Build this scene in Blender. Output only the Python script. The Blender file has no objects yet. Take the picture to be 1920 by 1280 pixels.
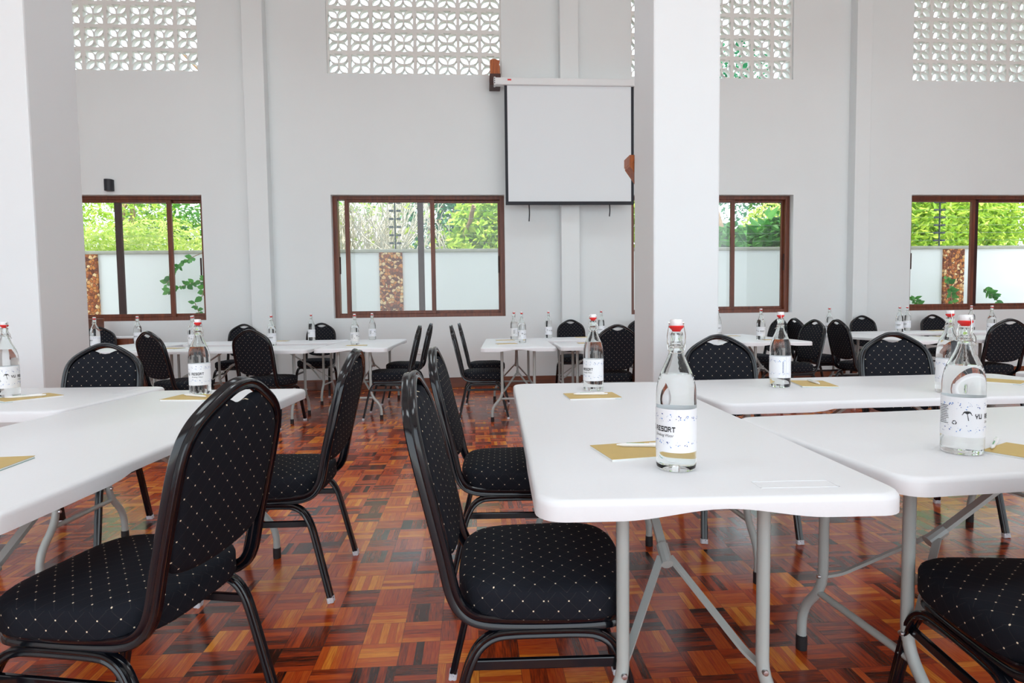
import bpy, bmesh, math, random
from mathutils import Vector, Matrix

SC = bpy.context.scene
COL = SC.collection
R = math.radians
PI = math.pi

# ------------------------------------------------------------------ camera
CAM_POS = (0.0, 0.0, 1.1016)
F_PX, PITCH, ROLL, YAW = 1104.06, -0.054792, -0.012626, 0.064799


def camera_axes():
    cy, sy, cp, sp = math.cos(YAW), math.sin(YAW), math.cos(PITCH), math.sin(PITCH)
    fwd = Vector((sy * cp, cy * cp, sp))
    right = Vector((cy, -sy, 0))
    up = right.cross(fwd)
    cr, sr = math.cos(ROLL), math.sin(ROLL)
    return cr * right + sr * up, -sr * right + cr * up, fwd


_r, _u, _f = camera_axes()
cam = bpy.data.cameras.new('camera')
cam.sensor_width = 36.0
cam.lens = F_PX / 1920 * 36
cam.clip_start = 0.02
cam_o = bpy.data.objects.new('camera', cam)
COL.objects.link(cam_o)
m3 = Matrix((_r, _u, -_f)).transposed()
cam_o.matrix_world = Matrix.Translation(CAM_POS) @ m3.to_4x4()
SC.camera = cam_o

# ------------------------------------------------------------------ world, sun, exposure
W = bpy.data.worlds.new('sky')
SC.world = W
W.use_nodes = True
nt = W.node_tree
nt.nodes.clear()
wo = nt.nodes.new('ShaderNodeOutputWorld')
bg = nt.nodes.new('ShaderNodeBackground')
tc = nt.nodes.new('ShaderNodeTexCoord')
sp_ = nt.nodes.new('ShaderNodeSeparateXYZ')
rp = nt.nodes.new('ShaderNodeValToRGB')
rp.color_ramp.elements[0].position = 0.0
rp.color_ramp.elements[0].color = (0.885, 0.955, 1.0, 1)
rp.color_ramp.elements[1].position = 0.8
rp.color_ramp.elements[1].color = (0.70, 0.85, 1.0, 1)
nt.links.new(tc.outputs['Generated'], sp_.inputs[0])
nt.links.new(sp_.outputs['Z'], rp.inputs[0])
nt.links.new(rp.outputs[0], bg.inputs['Color'])
bg.inputs['Strength'].default_value = 2.1
nt.links.new(bg.outputs[0], wo.inputs[0])

sun = bpy.data.lights.new('sun', 'SUN')
sun.energy = 5.0
sun.color = (1.0, 0.96, 0.86)
sun.angle = R(1.5)
sun_o = bpy.data.objects.new('sun', sun)
COL.objects.link(sun_o)
sun_o.rotation_euler = Vector((0.25, 1.0, -1.85)).to_track_quat('-Z', 'Y').to_euler()

# unseen cool white area lights, added under the ceiling to brighten the tables
for lx in (-3.6, 1.0, 5.6):
    for ly in (0.6, 5.0):
        la = bpy.data.lights.new('added_fill_light', 'AREA')
        la.shape = 'RECTANGLE'
        la.size, la.size_y = 2.4, 1.2
        la.energy = 23.0
        la.color = (0.85, 0.95, 1.0)
        la.spread = R(130)
        lo = bpy.data.objects.new('added_fill_light', la)
        COL.objects.link(lo)
        lo.location = (lx, ly, 6.44)

SC.view_settings.view_transform = 'Standard'
SC.view_settings.look = 'None'
SC.view_settings.gamma = 1.0
SC.view_settings.use_curve_mapping = False
SC.view_settings.exposure = 0.46
SC.cycles.max_bounces = 20
SC.cycles.diffuse_bounces = 5
SC.cycles.glossy_bounces = 8
SC.cycles.transmission_bounces = 18
SC.cycles.transparent_max_bounces = 12
SC.cycles.sample_clamp_indirect = 8.0


# ------------------------------------------------------------------ materials
def new_mat(name):
    m = bpy.data.materials.new(name)
    m.use_nodes = True
    return m, m.node_tree, m.node_tree.nodes['Principled BSDF']


def mat(name, col, rough=0.5, metal=0.0, spec=0.5, noise=0.0, nscale=20.0, bump=0.0, coat=0.0):
    m, t, b = new_mat(name)
    b.inputs['Base Color'].default_value = (*col, 1)
    b.inputs['Roughness'].default_value = rough
    b.inputs['Metallic'].default_value = metal
    b.inputs['Specular IOR Level'].default_value = spec
    b.inputs['Coat Weight'].default_value = coat
    if noise or bump:
        c = t.nodes.new('ShaderNodeTexCoord')
        n = t.nodes.new('ShaderNodeTexNoise')
        n.inputs['Scale'].default_value = nscale
        n.inputs['Detail'].default_value = 5
        t.links.new(c.outputs['Object'], n.inputs['Vector'])
        if noise:
            mx = t.nodes.new('ShaderNodeMix')
            mx.data_type = 'RGBA'
            mx.inputs['A'].default_value = (*[v * (1 - noise) for v in col], 1)
            mx.inputs['B'].default_value = (*[min(1, v * (1 + noise)) for v in col], 1)
            t.links.new(n.outputs['Fac'], mx.inputs['Factor'])
            t.links.new(mx.outputs['Result'], b.inputs['Base Color'])
        if bump:
            bp = t.nodes.new('ShaderNodeBump')
            bp.inputs['Strength'].default_value = bump
            bp.inputs['Distance'].default_value = 0.01
            t.links.new(n.outputs['Fac'], bp.inputs['Height'])
            t.links.new(bp.outputs['Normal'], b.inputs['Normal'])
    return m


class NG:
    """tiny helper to write node maths"""
    def __init__(self, t):
        self.t = t

    def m(self, op, a, b=None, c=None):
        n = self.t.nodes.new('ShaderNodeMath')
        n.operation = op
        for i, v in enumerate((a, b, c)):
            if v is None:
                continue
            if isinstance(v, (int, float)):
                n.inputs[i].default_value = v
            else:
                self.t.links.new(v, n.inputs[i])
        return n.outputs[0]

    def mixc(self, f, a, b):
        n = self.t.nodes.new('ShaderNodeMix')
        n.data_type = 'RGBA'
        for k, v in (('Factor', f), ('A', a), ('B', b)):
            if isinstance(v, tuple):
                n.inputs[k].default_value = (*v, 1)
            elif isinstance(v, (int, float)):
                n.inputs[k].default_value = v
            else:
                self.t.links.new(v, n.inputs[k])
        return n.outputs['Result']

    def mixf(self, f, a, b):
        return self.m('ADD', self.m('MULTIPLY', f, b), self.m('MULTIPLY', self.m('SUBTRACT', 1.0, f), a))

    def comb(self, x, y, z):
        n = self.t.nodes.new('ShaderNodeCombineXYZ')
        for i, v in enumerate((x, y, z)):
            if isinstance(v, (int, float)):
                n.inputs[i].default_value = v
            else:
                self.t.links.new(v, n.inputs[i])
        return n.outputs[0]


def parquet():
    m, t, b = new_mat('parquet')
    g = NG(t)
    c = t.nodes.new('ShaderNodeTexCoord')
    s = t.nodes.new('ShaderNodeSeparateXYZ')
    t.links.new(c.outputs['Object'], s.inputs[0])
    S = 0.128
    u = g.m('DIVIDE', s.outputs[0], S)
    v = g.m('DIVIDE', s.outputs[1], S)
    fu, fv = g.m('FLOOR', u), g.m('FLOOR', v)
    ru, rv = g.m('SUBTRACT', u, fu), g.m('SUBTRACT', v, fv)
    par = g.m('MODULO', g.m('ABSOLUTE', g.m('ADD', fu, fv)), 2.0)
    across = g.mixf(par, ru, rv)
    along = g.mixf(par, v, u)
    k5 = g.m('MULTIPLY', across, 5.0)
    idx = g.m('FLOOR', k5)
    ra = g.m('SUBTRACT', k5, idx)
    wn = t.nodes.new('ShaderNodeTexWhiteNoise')
    wn.noise_dimensions = '3D'
    t.links.new(g.comb(fu, fv, idx), wn.inputs['Vector'])
    wb = t.nodes.new('ShaderNodeTexWhiteNoise')
    wb.noise_dimensions = '3D'
    t.links.new(g.comb(fu, fv, 77.0), wb.inputs['Vector'])
    gr = t.nodes.new('ShaderNodeTexNoise')
    gr.inputs['Scale'].default_value = 1.0
    gr.inputs['Detail'].default_value = 4
    t.links.new(g.comb(g.m('MULTIPLY', across, 26.0), g.m('MULTIPLY', along, 2.2),
                       g.m('MULTIPLY', wn.outputs['Value'], 40.0)), gr.inputs['Vector'])
    f = g.m('ADD', g.m('MULTIPLY', wb.outputs['Value'], 0.58), g.m('MULTIPLY', wn.outputs['Value'], 0.42))
    f = g.m('ADD', f, g.m('MULTIPLY', g.m('SUBTRACT', gr.outputs['Fac'], 0.5), 0.55))
    r = t.nodes.new('ShaderNodeValToRGB')
    el = r.color_ramp.elements
    el[0].position, el[0].color = 0.10, (0.030, 0.008, 0.004, 1)
    el[1].position, el[1].color = 0.95, (0.76, 0.27, 0.022, 1)
    for p, cc in ((0.28, (0.16, 0.022, 0.006)), (0.46, (0.40, 0.046, 0.006)), (0.70, (0.54, 0.098, 0.009))):
        e = el.new(p)
        e.color = (*cc, 1)
    t.links.new(f, r.inputs[0])
    # joints
    ea = g.m('MINIMUM', ra, g.m('SUBTRACT', 1.0, ra))
    eb = g.m('MINIMUM', g.m('MINIMUM', ru, g.m('SUBTRACT', 1.0, ru)), g.m('MINIMUM', rv, g.m('SUBTRACT', 1.0, rv)))
    j = g.m('MAXIMUM', g.m('LESS_THAN', ea, 0.02), g.m('LESS_THAN', eb, 0.008))
    colr = g.mixc(g.m('MULTIPLY', j, 0.55), r.outputs[0], (0.02, 0.006, 0.003))
    t.links.new(colr, b.inputs['Base Color'])
    n2 = t.nodes.new('ShaderNodeTexNoise')
    n2.inputs['Scale'].default_value = 3.0
    n2.inputs['Detail'].default_value = 6
    t.links.new(c.outputs['Object'], n2.inputs['Vector'])
    rough = g.m('ADD', 0.10, g.m('MULTIPLY', n2.outputs['Fac'], 0.16))
    rough = g.m('ADD', rough, g.m('MULTIPLY', wn.outputs['Value'], 0.06))
    t.links.new(rough, b.inputs['Roughness'])
    b.inputs['Specular IOR Level'].default_value = 0.4
    b.inputs['Coat Weight'].default_value = 0.22
    b.inputs['Coat Roughness'].default_value = 0.10
    b.inputs['Coat IOR'].default_value = 1.5
    bp = t.nodes.new('ShaderNodeBump')
    bp.inputs['Strength'].default_value = 0.25
    bp.inputs['Distance'].default_value = 0.002
    h = g.m('ADD', g.m('MULTIPLY', wn.outputs['Value'], 0.5), g.m('MULTIPLY', gr.outputs['Fac'], 0.5))
    h = g.m('SUBTRACT', h, j)
    t.links.new(h, bp.inputs['Height'])
    t.links.new(bp.outputs['Normal'], b.inputs['Normal'])
    return m


def dotted_fabric():
    m, t, b = new_mat('dotted_fabric')
    g = NG(t)
    c = t.nodes.new('ShaderNodeTexCoord')
    s = t.nodes.new('ShaderNodeSeparateXYZ')
    t.links.new(c.outputs['UV'], s.inputs[0])
    P = 0.047
    a = g.m('DIVIDE', g.m('ADD', s.outputs[0], s.outputs[1]), P)
    d = g.m('DIVIDE', g.m('SUBTRACT', s.outputs[0], s.outputs[1]), P)
    fa = g.m('SUBTRACT', g.m('FRACT', a), 0.5)
    fd = g.m('SUBTRACT', g.m('FRACT', d), 0.5)
    dist = g.m('SQRT', g.m('ADD', g.m('MULTIPLY', fa, fa), g.m('MULTIPLY', fd, fd)))
    dot = g.m('LESS_THAN', dist, 0.056)
    ln = g.m('LESS_THAN', g.m('MINIMUM', g.m('ABSOLUTE', fa), g.m('ABSOLUTE', fd)), 0.016)
    wv = g.m('SINE', g.m('MULTIPLY', s.outputs[0], 3200.0))
    base = g.mixc(g.m('ADD', 0.5, g.m('MULTIPLY', wv, 0.4)), (0.007, 0.008, 0.012), (0.014, 0.016, 0.023))
    col = g.mixc(g.m('MULTIPLY', ln, 0.30), base, (0.06, 0.055, 0.05))
    col = g.mixc(dot, col, (0.80, 0.68, 0.50))
    t.links.new(col, b.inputs['Base Color'])
    b.inputs['Roughness'].default_value = 0.85
    b.inputs['Specular IOR Level'].default_value = 0.15
    return m


def glass_mat(name, col, ior):
    m, t, b = new_mat(name)
    b.inputs['Base Color'].default_value = (*col, 1)
    b.inputs['Transmission Weight'].default_value = 1.0
    b.inputs['IOR'].default_value = ior
    b.inputs['Roughness'].default_value = 0.0
    return m


def pane_mat():
    m = bpy.data.materials.new('window_glass')
    m.use_nodes = True
    t = m.node_tree
    t.nodes.clear()
    o = t.nodes.new('ShaderNodeOutputMaterial')
    tr = t.nodes.new('ShaderNodeBsdfTransparent')
    tr.inputs[0].default_value = (0.985, 0.985, 0.985, 1)
    gl = t.nodes.new('ShaderNodeBsdfGlossy')
    gl.inputs['Roughness'].default_value = 0.01
    lw = t.nodes.new('ShaderNodeLayerWeight')
    g = NG(t)
    fz = g.m('ADD', 0.035, g.m('MULTIPLY', 0.9, g.m('POWER', lw.outputs['Facing'], 5.0)))
    mx = t.nodes.new('ShaderNodeMixShader')
    t.links.new(fz, mx.inputs[0])
    t.links.new(tr.outputs[0], mx.inputs[1])
    t.links.new(gl.outputs[0], mx.inputs[2])
    t.links.new(mx.outputs[0], o.inputs[0])
    return m


def wood(name, dark, light, scale=6.0, rough=0.35, axis=0):
    m, t, b = new_mat(name)
    c = t.nodes.new('ShaderNodeTexCoord')
    mp = t.nodes.new('ShaderNodeMapping')
    sc = [scale * 4] * 3
    sc[axis] = scale * 0.3
    mp.inputs['Scale'].default_value = sc
    n = t.nodes.new('ShaderNodeTexNoise')
    n.inputs['Scale'].default_value = 3.0
    n.inputs['Detail'].default_value = 6
    r = t.nodes.new('ShaderNodeValToRGB')
    r.color_ramp.elements[0].position, r.color_ramp.elements[0].color = 0.3, (*dark, 1)
    r.color_ramp.elements[1].position, r.color_ramp.elements[1].color = 0.7, (*light, 1)
    t.links.new(c.outputs['Object'], mp.inputs['Vector'])
    t.links.new(mp.outputs[0], n.inputs['Vector'])
    t.links.new(n.outputs['Fac'], r.inputs[0])
    t.links.new(r.outputs[0], b.inputs['Base Color'])
    b.inputs['Roughness'].default_value = rough
    return m


def stone_mat():
    m, t, b = new_mat('rubble_stone')
    c = t.nodes.new('ShaderNodeTexCoord')
    v = t.nodes.new('ShaderNodeTexVoronoi')
    v.inputs['Scale'].default_value = 19.0
    e = t.nodes.new('ShaderNodeTexVoronoi')
    e.feature = 'DISTANCE_TO_EDGE'
    e.inputs['Scale'].default_value = 19.0
    r = t.nodes.new('ShaderNodeValToRGB')
    el = r.color_ramp.elements
    el[0].position, el[0].color = 0.1, (0.16, 0.035, 0.012, 1)
    el[1].position, el[1].color = 0.9, (0.90, 0.62, 0.32, 1)
    x = el.new(0.45); x.color = (0.50, 0.13, 0.03, 1)
    x = el.new(0.7); x.color = (0.72, 0.28, 0.06, 1)
    sp2 = t.nodes.new('ShaderNodeSeparateColor')
    g = NG(t)
    t.links.new(c.outputs['Object'], v.inputs['Vector'])
    t.links.new(c.outputs['Object'], e.inputs['Vector'])
    t.links.new(v.outputs['Color'], sp2.inputs[0])
    t.links.new(sp2.outputs[0], r.inputs[0])
    col = g.mixc(g.m('LESS_THAN', e.outputs['Distance'], 0.05), r.outputs[0], (0.10, 0.03, 0.015))
    t.links.new(col, b.inputs['Base Color'])
    b.inputs['Roughness'].default_value = 0.85
    bp = t.nodes.new('ShaderNodeBump')
    bp.inputs['Strength'].default_value = 0.8
    bp.inputs['Distance'].default_value = 0.03
    t.links.new(e.outputs['Distance'], bp.inputs['Height'])
    t.links.new(bp.outputs['Normal'], b.inputs['Normal'])
    return m


def leaf_mat(name, c1, c2):
    m = bpy.data.materials.new(name)
    m.use_nodes = True
    t = m.node_tree
    t.nodes.clear()
    o = t.nodes.new('ShaderNodeOutputMaterial')
    d = t.nodes.new('ShaderNodeBsdfPrincipled')
    d.inputs['Roughness'].default_value = 0.5
    tl = t.nodes.new('ShaderNodeBsdfTranslucent')
    mx = t.nodes.new('ShaderNodeMixShader')
    mx.inputs[0].default_value = 0.4
    ge = t.nodes.new('ShaderNodeNewGeometry')
    g = NG(t)
    col = g.mixc(ge.outputs['Random Per Island'], c1, c2)
    t.links.new(col, d.inputs['Base Color'])
    t.links.new(col, tl.inputs[0])
    t.links.new(d.outputs[0], mx.inputs[1])
    t.links.new(tl.outputs[0], mx.inputs[2])
    t.links.new(mx.outputs[0], o.inputs[0])
    return m


M = {}
M['parquet'] = parquet()
M['wall'] = mat('white_wall_paint', (0.80, 0.84, 0.85), 0.6, noise=0.025, nscale=1.7, bump=0.03)
M['pillar'] = mat('white_pillar_paint', (0.78, 0.81, 0.83), 0.45, noise=0.02, nscale=2.5, bump=0.03)
M['ceiling'] = mat('ceiling_paint', (0.80, 0.80, 0.78), 0.7, noise=0.02, nscale=2)
M['block'] = mat('breeze_block_paint', (0.83, 0.83, 0.81), 0.7, noise=0.03, nscale=9)
M['base'] = wood('baseboard_wood', (0.09, 0.018, 0.006), (0.22, 0.055, 0.014), 3, 0.3)
M['frame'] = wood('window_frame_wood', (0.085, 0.018, 0.008), (0.20, 0.05, 0.018), 2.5, 0.35, 2)
M['dframe'] = mat('dark_window_metal', (0.05, 0.022, 0.02), 0.6, spec=0.15)
M['pane'] = pane_mat()
M['fabric'] = dotted_fabric()
M['chair'] = mat('black_chair_enamel', (0.004, 0.005, 0.008), 0.13, spec=0.5)
M['chairfoot'] = mat('worn_foot_plastic', (0.62, 0.62, 0.66), 0.6, noise=0.3, nscale=90)
M['table'] = mat('white_table_plastic', (0.80, 0.815, 0.84), 0.38, noise=0.015, nscale=120, bump=0.02)
M['tleg'] = mat('grey_table_enamel', (0.42, 0.455, 0.44), 0.35, noise=0.05, nscale=6)
M['tfoot'] = mat('black_rubber', (0.012, 0.012, 0.014), 0.6)
M['bolt'] = mat('bolt_metal', (0.6, 0.6, 0.62), 0.3, metal=1.0)
M['glass'] = glass_mat('bottle_glass', (0.965, 0.992, 0.985), 1.36)
M['paper'] = mat('label_paper', (0.86, 0.87, 0.90), 0.55, noise=0.01)
M['ink'] = mat('black_ink', (0.012, 0.012, 0.014), 0.5)
M['blue'] = mat('blue_ink', (0.03, 0.20, 0.60), 0.5)
M['navy'] = mat('navy_ink', (0.02, 0.06, 0.28), 0.5)
M['ceramic'] = mat('white_ceramic', (0.86, 0.86, 0.88), 0.15)
M['red'] = mat('red_rubber', (0.72, 0.02, 0.02), 0.4)
M['wire'] = mat('steel_wire', (0.62, 0.62, 0.60), 0.22, metal=1.0)
M['kraft'] = mat('gold_cover', (0.58, 0.41, 0.13), 0.5, noise=0.06, nscale=30)
M['pages'] = mat('notebook_pages', (0.82, 0.83, 0.82), 0.7)
M['teal'] = mat('teal_print', (0.03, 0.25, 0.22), 0.5)
M['pen'] = mat('white_pen_plastic', (0.86, 0.86, 0.87), 0.25)
M['green'] = mat('green_print', (0.05, 0.35, 0.12), 0.4)
M['screen'] = mat('projection_screen', (0.80, 0.845, 0.875), 0.8)
M['black'] = mat('black_fabric_border', (0.008, 0.010, 0.018), 0.6)
M['case'] = mat('screen_case', (0.80, 0.82, 0.83), 0.35)
M['orange_wood'] = wood('orange_wood', (0.28, 0.055, 0.012), (0.50, 0.14, 0.03), 6, 0.4, 2)
M['dark_wood'] = wood('dark_wood', (0.035, 0.008, 0.006), (0.075, 0.017, 0.012), 6, 0.4, 0)
M['brown_wood'] = wood('brown_wood', (0.10, 0.024, 0.010), (0.21, 0.055, 0.02), 4, 0.35, 2)
M['lampblack'] = mat('black_lamp_metal', (0.010, 0.013, 0.02), 0.4)
M['socket'] = mat('socket_plastic', (0.82, 0.82, 0.82), 0.3)
M['gwall'] = mat('garden_wall_paint', (0.86, 0.85, 0.84), 0.8, noise=0.03, nscale=1.2)
M['cap'] = mat('weathered_coping', (0.42, 0.40, 0.33), 0.9, noise=0.35, nscale=6)
M['stone'] = stone_mat()
M['ground'] = mat('garden_ground', (0.34, 0.34, 0.28), 0.95, noise=0.25, nscale=1.5)
M['paving'] = mat('pale_paving', (0.62, 0.61, 0.58), 0.9, noise=0.08, nscale=1.5)
M['bark'] = mat('bark', (0.34, 0.22, 0.13), 0.9, noise=0.35, nscale=14)
M['pale_bark'] = mat('pale_bark', (0.60, 0.56, 0.47), 0.85, noise=0.25, nscale=12)
M['leaf_bright'] = leaf_mat('leaf_bright', (0.26, 0.50, 0.035), (0.62, 0.74, 0.10))
M['leaf_mid'] = leaf_mat('leaf_mid', (0.05, 0.26, 0.04), (0.28, 0.52, 0.08))
M['leaf_dark'] = leaf_mat('leaf_dark', (0.015, 0.14, 0.06), (0.05, 0.30, 0.12))
M['leaf_pale'] = leaf_mat('leaf_pale', (0.42, 0.60, 0.10), (0.78, 0.82, 0.28))
M['leaf_vine'] = leaf_mat('leaf_vine', (0.02, 0.16, 0.02), (0.10, 0.36, 0.05))
M['fence'] = mat('fence_post_metal', (0.02, 0.04, 0.045), 0.5)
M['fwire'] = mat('fence_wire_metal', (0.45, 0.47, 0.47), 0.4, metal=0.6)


# ------------------------------------------------------------------ mesh helpers
class MB:
    """collects shapes for ONE mesh object"""
    def __init__(self):
        self.v, self.f, self.mi, self.uv = [], [], [], []

    def add(self, vs, fs, mi=0, uvs=None):
        o = len(self.v)
        self.v += [tuple(p) for p in vs]
        for k, f in enumerate(fs):
            self.f.append(tuple(i + o for i in f))
            self.mi.append(mi)
            self.uv.append(uvs[k] if uvs else None)
        return self

    def box(self, x0, x1, y0, y1, z0, z1, mi=0, mtx=None):
        vs = [(x, y, z) for x in (x0, x1) for y in (y0, y1) for z in (z0, z1)]
        if mtx is not None:
            vs = [tuple(mtx @ Vector(p)) for p in vs]
        fs = [(0, 1, 3, 2), (4, 6, 7, 5), (0, 4, 5, 1), (2, 3, 7, 6), (0, 2, 6, 4), (1, 5, 7, 3)]
        return self.add(vs, fs, mi)

    def lathe(self, prof, n=32, mi=0, closed=False):
        """prof: (r, z) list; r = 0 ends become poles"""
        vs, rings = [], []
        for r, z in prof:
            if r <= 1e-6:
                rings.append([len(vs)])
                vs.append((0, 0, z))
            else:
                rings.append(list(range(len(vs), len(vs) + n)))
                vs += [(r * math.cos(2 * PI * i / n), r * math.sin(2 * PI * i / n), z) for i in range(n)]
        fs = []
        for a, b in zip(rings, rings[1:]):
            for i in range(n):
                j = (i + 1) % n
                if len(a) == 1 and len(b) == 1:
                    continue
                if len(a) == 1:
                    fs.append((a[0], b[j], b[i]))
                elif len(b) == 1:
                    fs.append((a[i], a[j], b[0]))
                else:
                    fs.append((a[i], a[j], b[j], b[i]))
        return self.add(vs, fs, mi)

    def sweep(self, pts, sec, n0=None, mi=0, cap=True, scale=None):
        """sec: list of (a, b); b along the transported normal, a along the binormal"""
        pts = [Vector(p) for p in pts]
        T = []
        for i in range(len(pts)):
            a = pts[max(0, i - 1)]
            b = pts[min(len(pts) - 1, i + 1)]
            T.append((b - a).normalized())
        N = Vector(n0) if n0 is not None else (Vector((0, 0, 1)) if abs(T[0].z) < 0.9 else Vector((1, 0, 0)))
        N = (N - T[0] * N.dot(T[0])).normalized()
        vs, k = [], len(sec)
        for i, p in enumerate(pts):
            if i:
                q = T[i - 1].rotation_difference(T[i])
                N = q @ N
                N = (N - T[i] * N.dot(T[i])).normalized()
            B = T[i].cross(N)
            s = scale[i] if scale else 1.0
            vs += [tuple(p + B * a * s + N * b * s) for a, b in sec]
        fs = []
        for i in range(len(pts) - 1):
            for j in range(k):
                jj = (j + 1) % k
                fs.append((i * k + j, i * k + jj, (i + 1) * k + jj, (i + 1) * k + j))
        if cap:
            fs.append(tuple(range(k - 1, -1, -1)))
            fs.append(tuple((len(pts) - 1) * k + j for j in range(k)))
        return self.add(vs, fs, mi)

    def tube(self, pts, r, n=8, mi=0, scale=None):
        return self.sweep(pts, [(r * math.cos(2 * PI * i / n), r * math.sin(2 * PI * i / n)) for i in range(n)],
                          mi=mi, scale=scale)

    def mesh(self, name, mats, smooth=35, fix=True):
        me = bpy.data.meshes.new(name)
        me.from_pydata(self.v, [], self.f)
        for m in mats:
            me.materials.append(m)
        for p, k in zip(me.polygons, self.mi):
            p.material_index = k
        if any(self.uv):
            ul = me.uv_layers.new(name='UVMap')
            for p, u in zip(me.polygons, self.uv):
                if u:
                    for li, w in zip(p.loop_indices, u):
                        ul.data[li].uv = w
        if fix:
            bm = bmesh.new()
            bm.from_mesh(me)
            bmesh.ops.recalc_face_normals(bm, faces=bm.faces)
            bm.to_mesh(me)
            bm.free()
        if smooth:
            for p in me.polygons:
                p.use_smooth = True
            me.set_sharp_from_angle(angle=R(smooth))
        me.update()
        return me

    def build(self, name, mats, parent=None, smooth=35, bevel=0, fix=True):
        if not isinstance(mats, (list, tuple)):
            mats = [mats]
        o = bpy.data.objects.new(name, self.mesh(name, mats, smooth, fix))
        COL.objects.link(o)
        if parent is not None:
            o.parent = parent
        if bevel:
            b = o.modifiers.new('bevel', 'BEVEL')
            b.width = bevel
            b.segments = 2
            b.limit_method = 'ANGLE'
        return o


def tag(o, label=None, cat=None, group=None, kind=None):
    if label:
        o['label'] = label
    if cat:
        o['category'] = cat
    if group:
        o['group'] = group
    if kind:
        o['kind'] = kind
    return o


def thing(name, label, cat, loc=(0, 0, 0), rz=0.0, group=None):
    o = bpy.data.objects.new(name, None)
    o.empty_display_size = 0.1
    COL.objects.link(o)
    o.location = loc
    o.rotation_euler = (0, 0, rz)
    return tag(o, label, cat, group)


CHILDREN = {}


def copy_tree(o, parent=None):
    c = o.copy()
    COL.objects.link(c)
    if parent is not None:
        c.parent = parent
    for ch in list(o.children):
        copy_tree(ch, c)
    return c


def smooth_path(pts, n=6):
    """catmull-rom through the points"""
    P = [Vector(p) for p in pts]
    P = [P[0] * 2 - P[1]] + P + [P[-1] * 2 - P[-2]]
    out = []
    for i in range(1, len(P) - 2):
        p0, p1, p2, p3 = P[i - 1:i + 3]
        for k in range(n):
            t = k / n
            out.append(0.5 * ((2 * p1) + (p2 - p0) * t + (2 * p0 - 5 * p1 + 4 * p2 - p3) * t * t
                              + (3 * p1 - p0 - 3 * p2 + p3) * t ** 3))
    out.append(P[-2])
    return out


def round_corners(pts, r, n=5):
    """polyline with filleted corners"""
    P = [Vector(p) for p in pts]
    out = [P[0]]
    for i in range(1, len(P) - 1):
        a, b, c = P[i - 1], P[i], P[i + 1]
        d1, d2 = (a - b), (c - b)
        l = min(r, d1.length * 0.48, d2.length * 0.48)
        s, e = b + d1.normalized() * l, b + d2.normalized() * l
        for k in range(n + 1):
            t = k / n
            out.append((1 - t) ** 2 * s + 2 * t * (1 - t) * b + t * t * e)
    out.append(P[-1])
    return out


# ------------------------------------------------------------------ the room
YW = 8.37          # inner face of the window wall
TH = 0.22
ZT, ZB = 2.71, 1.005
ZG = 4.345
ZC = 6.5
XL, XR, YB = -8.3, 10.6, -5.2

MB().box(XL - .2, XR + .2, YB, YW + TH, -0.1, 0.0).build('floor', M['parquet'], smooth=0)
tag(bpy.data.objects['floor'], 'glossy reddish brown basket-weave parquet floor', 'floor', kind='structure')
o = MB().box(XL - .2, XR + .2, YB - 2.6, YW + 1.25, ZC, ZC + 0.15).build('ceiling', M['ceiling'], smooth=0)  # slab extends past the room as added overhangs that block direct sun
tag(o, 'white ceiling above the hall', 'ceiling', kind='structure')

WINS = [(-6.17, -3.67), (-1.942, 0.46), (2.275, 4.669), (6.47, 8.87)]
GRS = [(-6.04, -3.64), (-1.94, 0.445), (2.27, 4.64), (6.44, 8.84)]
NROW = 6


def wall_with_holes():
    xs = sorted({XL - .2, XR + .2, *[x for w in WINS for x in w], *[x for w in GRS for x in w]})
    zs = [0.0, ZB, ZT, ZG, ZG + NROW * 0.3, ZC]
    b = MB()
    for x0, x1 in zip(xs, xs[1:]):
        xm = (x0 + x1) / 2
        runs = []
        for z0, z1 in zip(zs, zs[1:]):
            zm = (z0 + z1) / 2
            hole = (any(a < xm < c for a, c in WINS) and ZB < zm < ZT) or \
                   (any(a < xm < c for a, c in GRS) and ZG < zm < ZG + NROW * 0.3)
            if hole:
                continue
            if runs and runs[-1][1] == z0:
                runs[-1][1] = z1
            else:
                runs.append([z0, z1])
        for z0, z1 in runs:
            b.box(x0, x1, YW, YW + TH, z0, z1)
    return b


tag(wall_with_holes().build('wall_back', M['wall'], smooth=0), 'tall white wall with windows and pierced block screens', 'wall', kind='structure')
o = MB().box(XL - .2, XL, YB, YW, 0, ZC).build('wall_left', M['wall'], smooth=0)
tag(o, 'white side wall on the left', 'wall', kind='structure')
o = MB().box(XR, XR + .2, YB, YW, 0, ZC).build('wall_right', M['wall'], smooth=0)
tag(o, 'white side wall on the right', 'wall', kind='structure')
o = MB().box(XL - .2, XR + .2, YB, YB + .2, 5.3, ZC).build('wall_front', M['wall'], smooth=0)
tag(o, 'white beam over the open side of the hall', 'wall', kind='structure')

for k, (x0, x1, lab) in enumerate(((-3.005, -2.735, 'narrow white pilaster on the wall right of the leftmost window'),
                                   (1.243, 1.50, 'narrow white pilaster on the wall behind the projection screen'),
                                   (5.49, 5.715, 'narrow white pilaster on the wall left of the rightmost window'))):
    o = MB().box(x0, x1, YW - 0.15, YW + .01, 0, ZC).build('pilaster', M['wall'], bevel=0.006, smooth=0)
    tag(o, lab, 'pilaster', kind='structure')
for x0, x1, lab in ((-3.03, -2.585, 'square white pillar at the left edge of the photo'),
                    (1.148, 1.578, 'square white pillar right of the projection screen')):
    o = MB().box(x0, x1, 3.70, 4.15, 0, ZC).build('pillar', M['pillar'], bevel=0.012, smooth=0)
    tag(o, lab, 'pillar', kind='structure')

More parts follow.
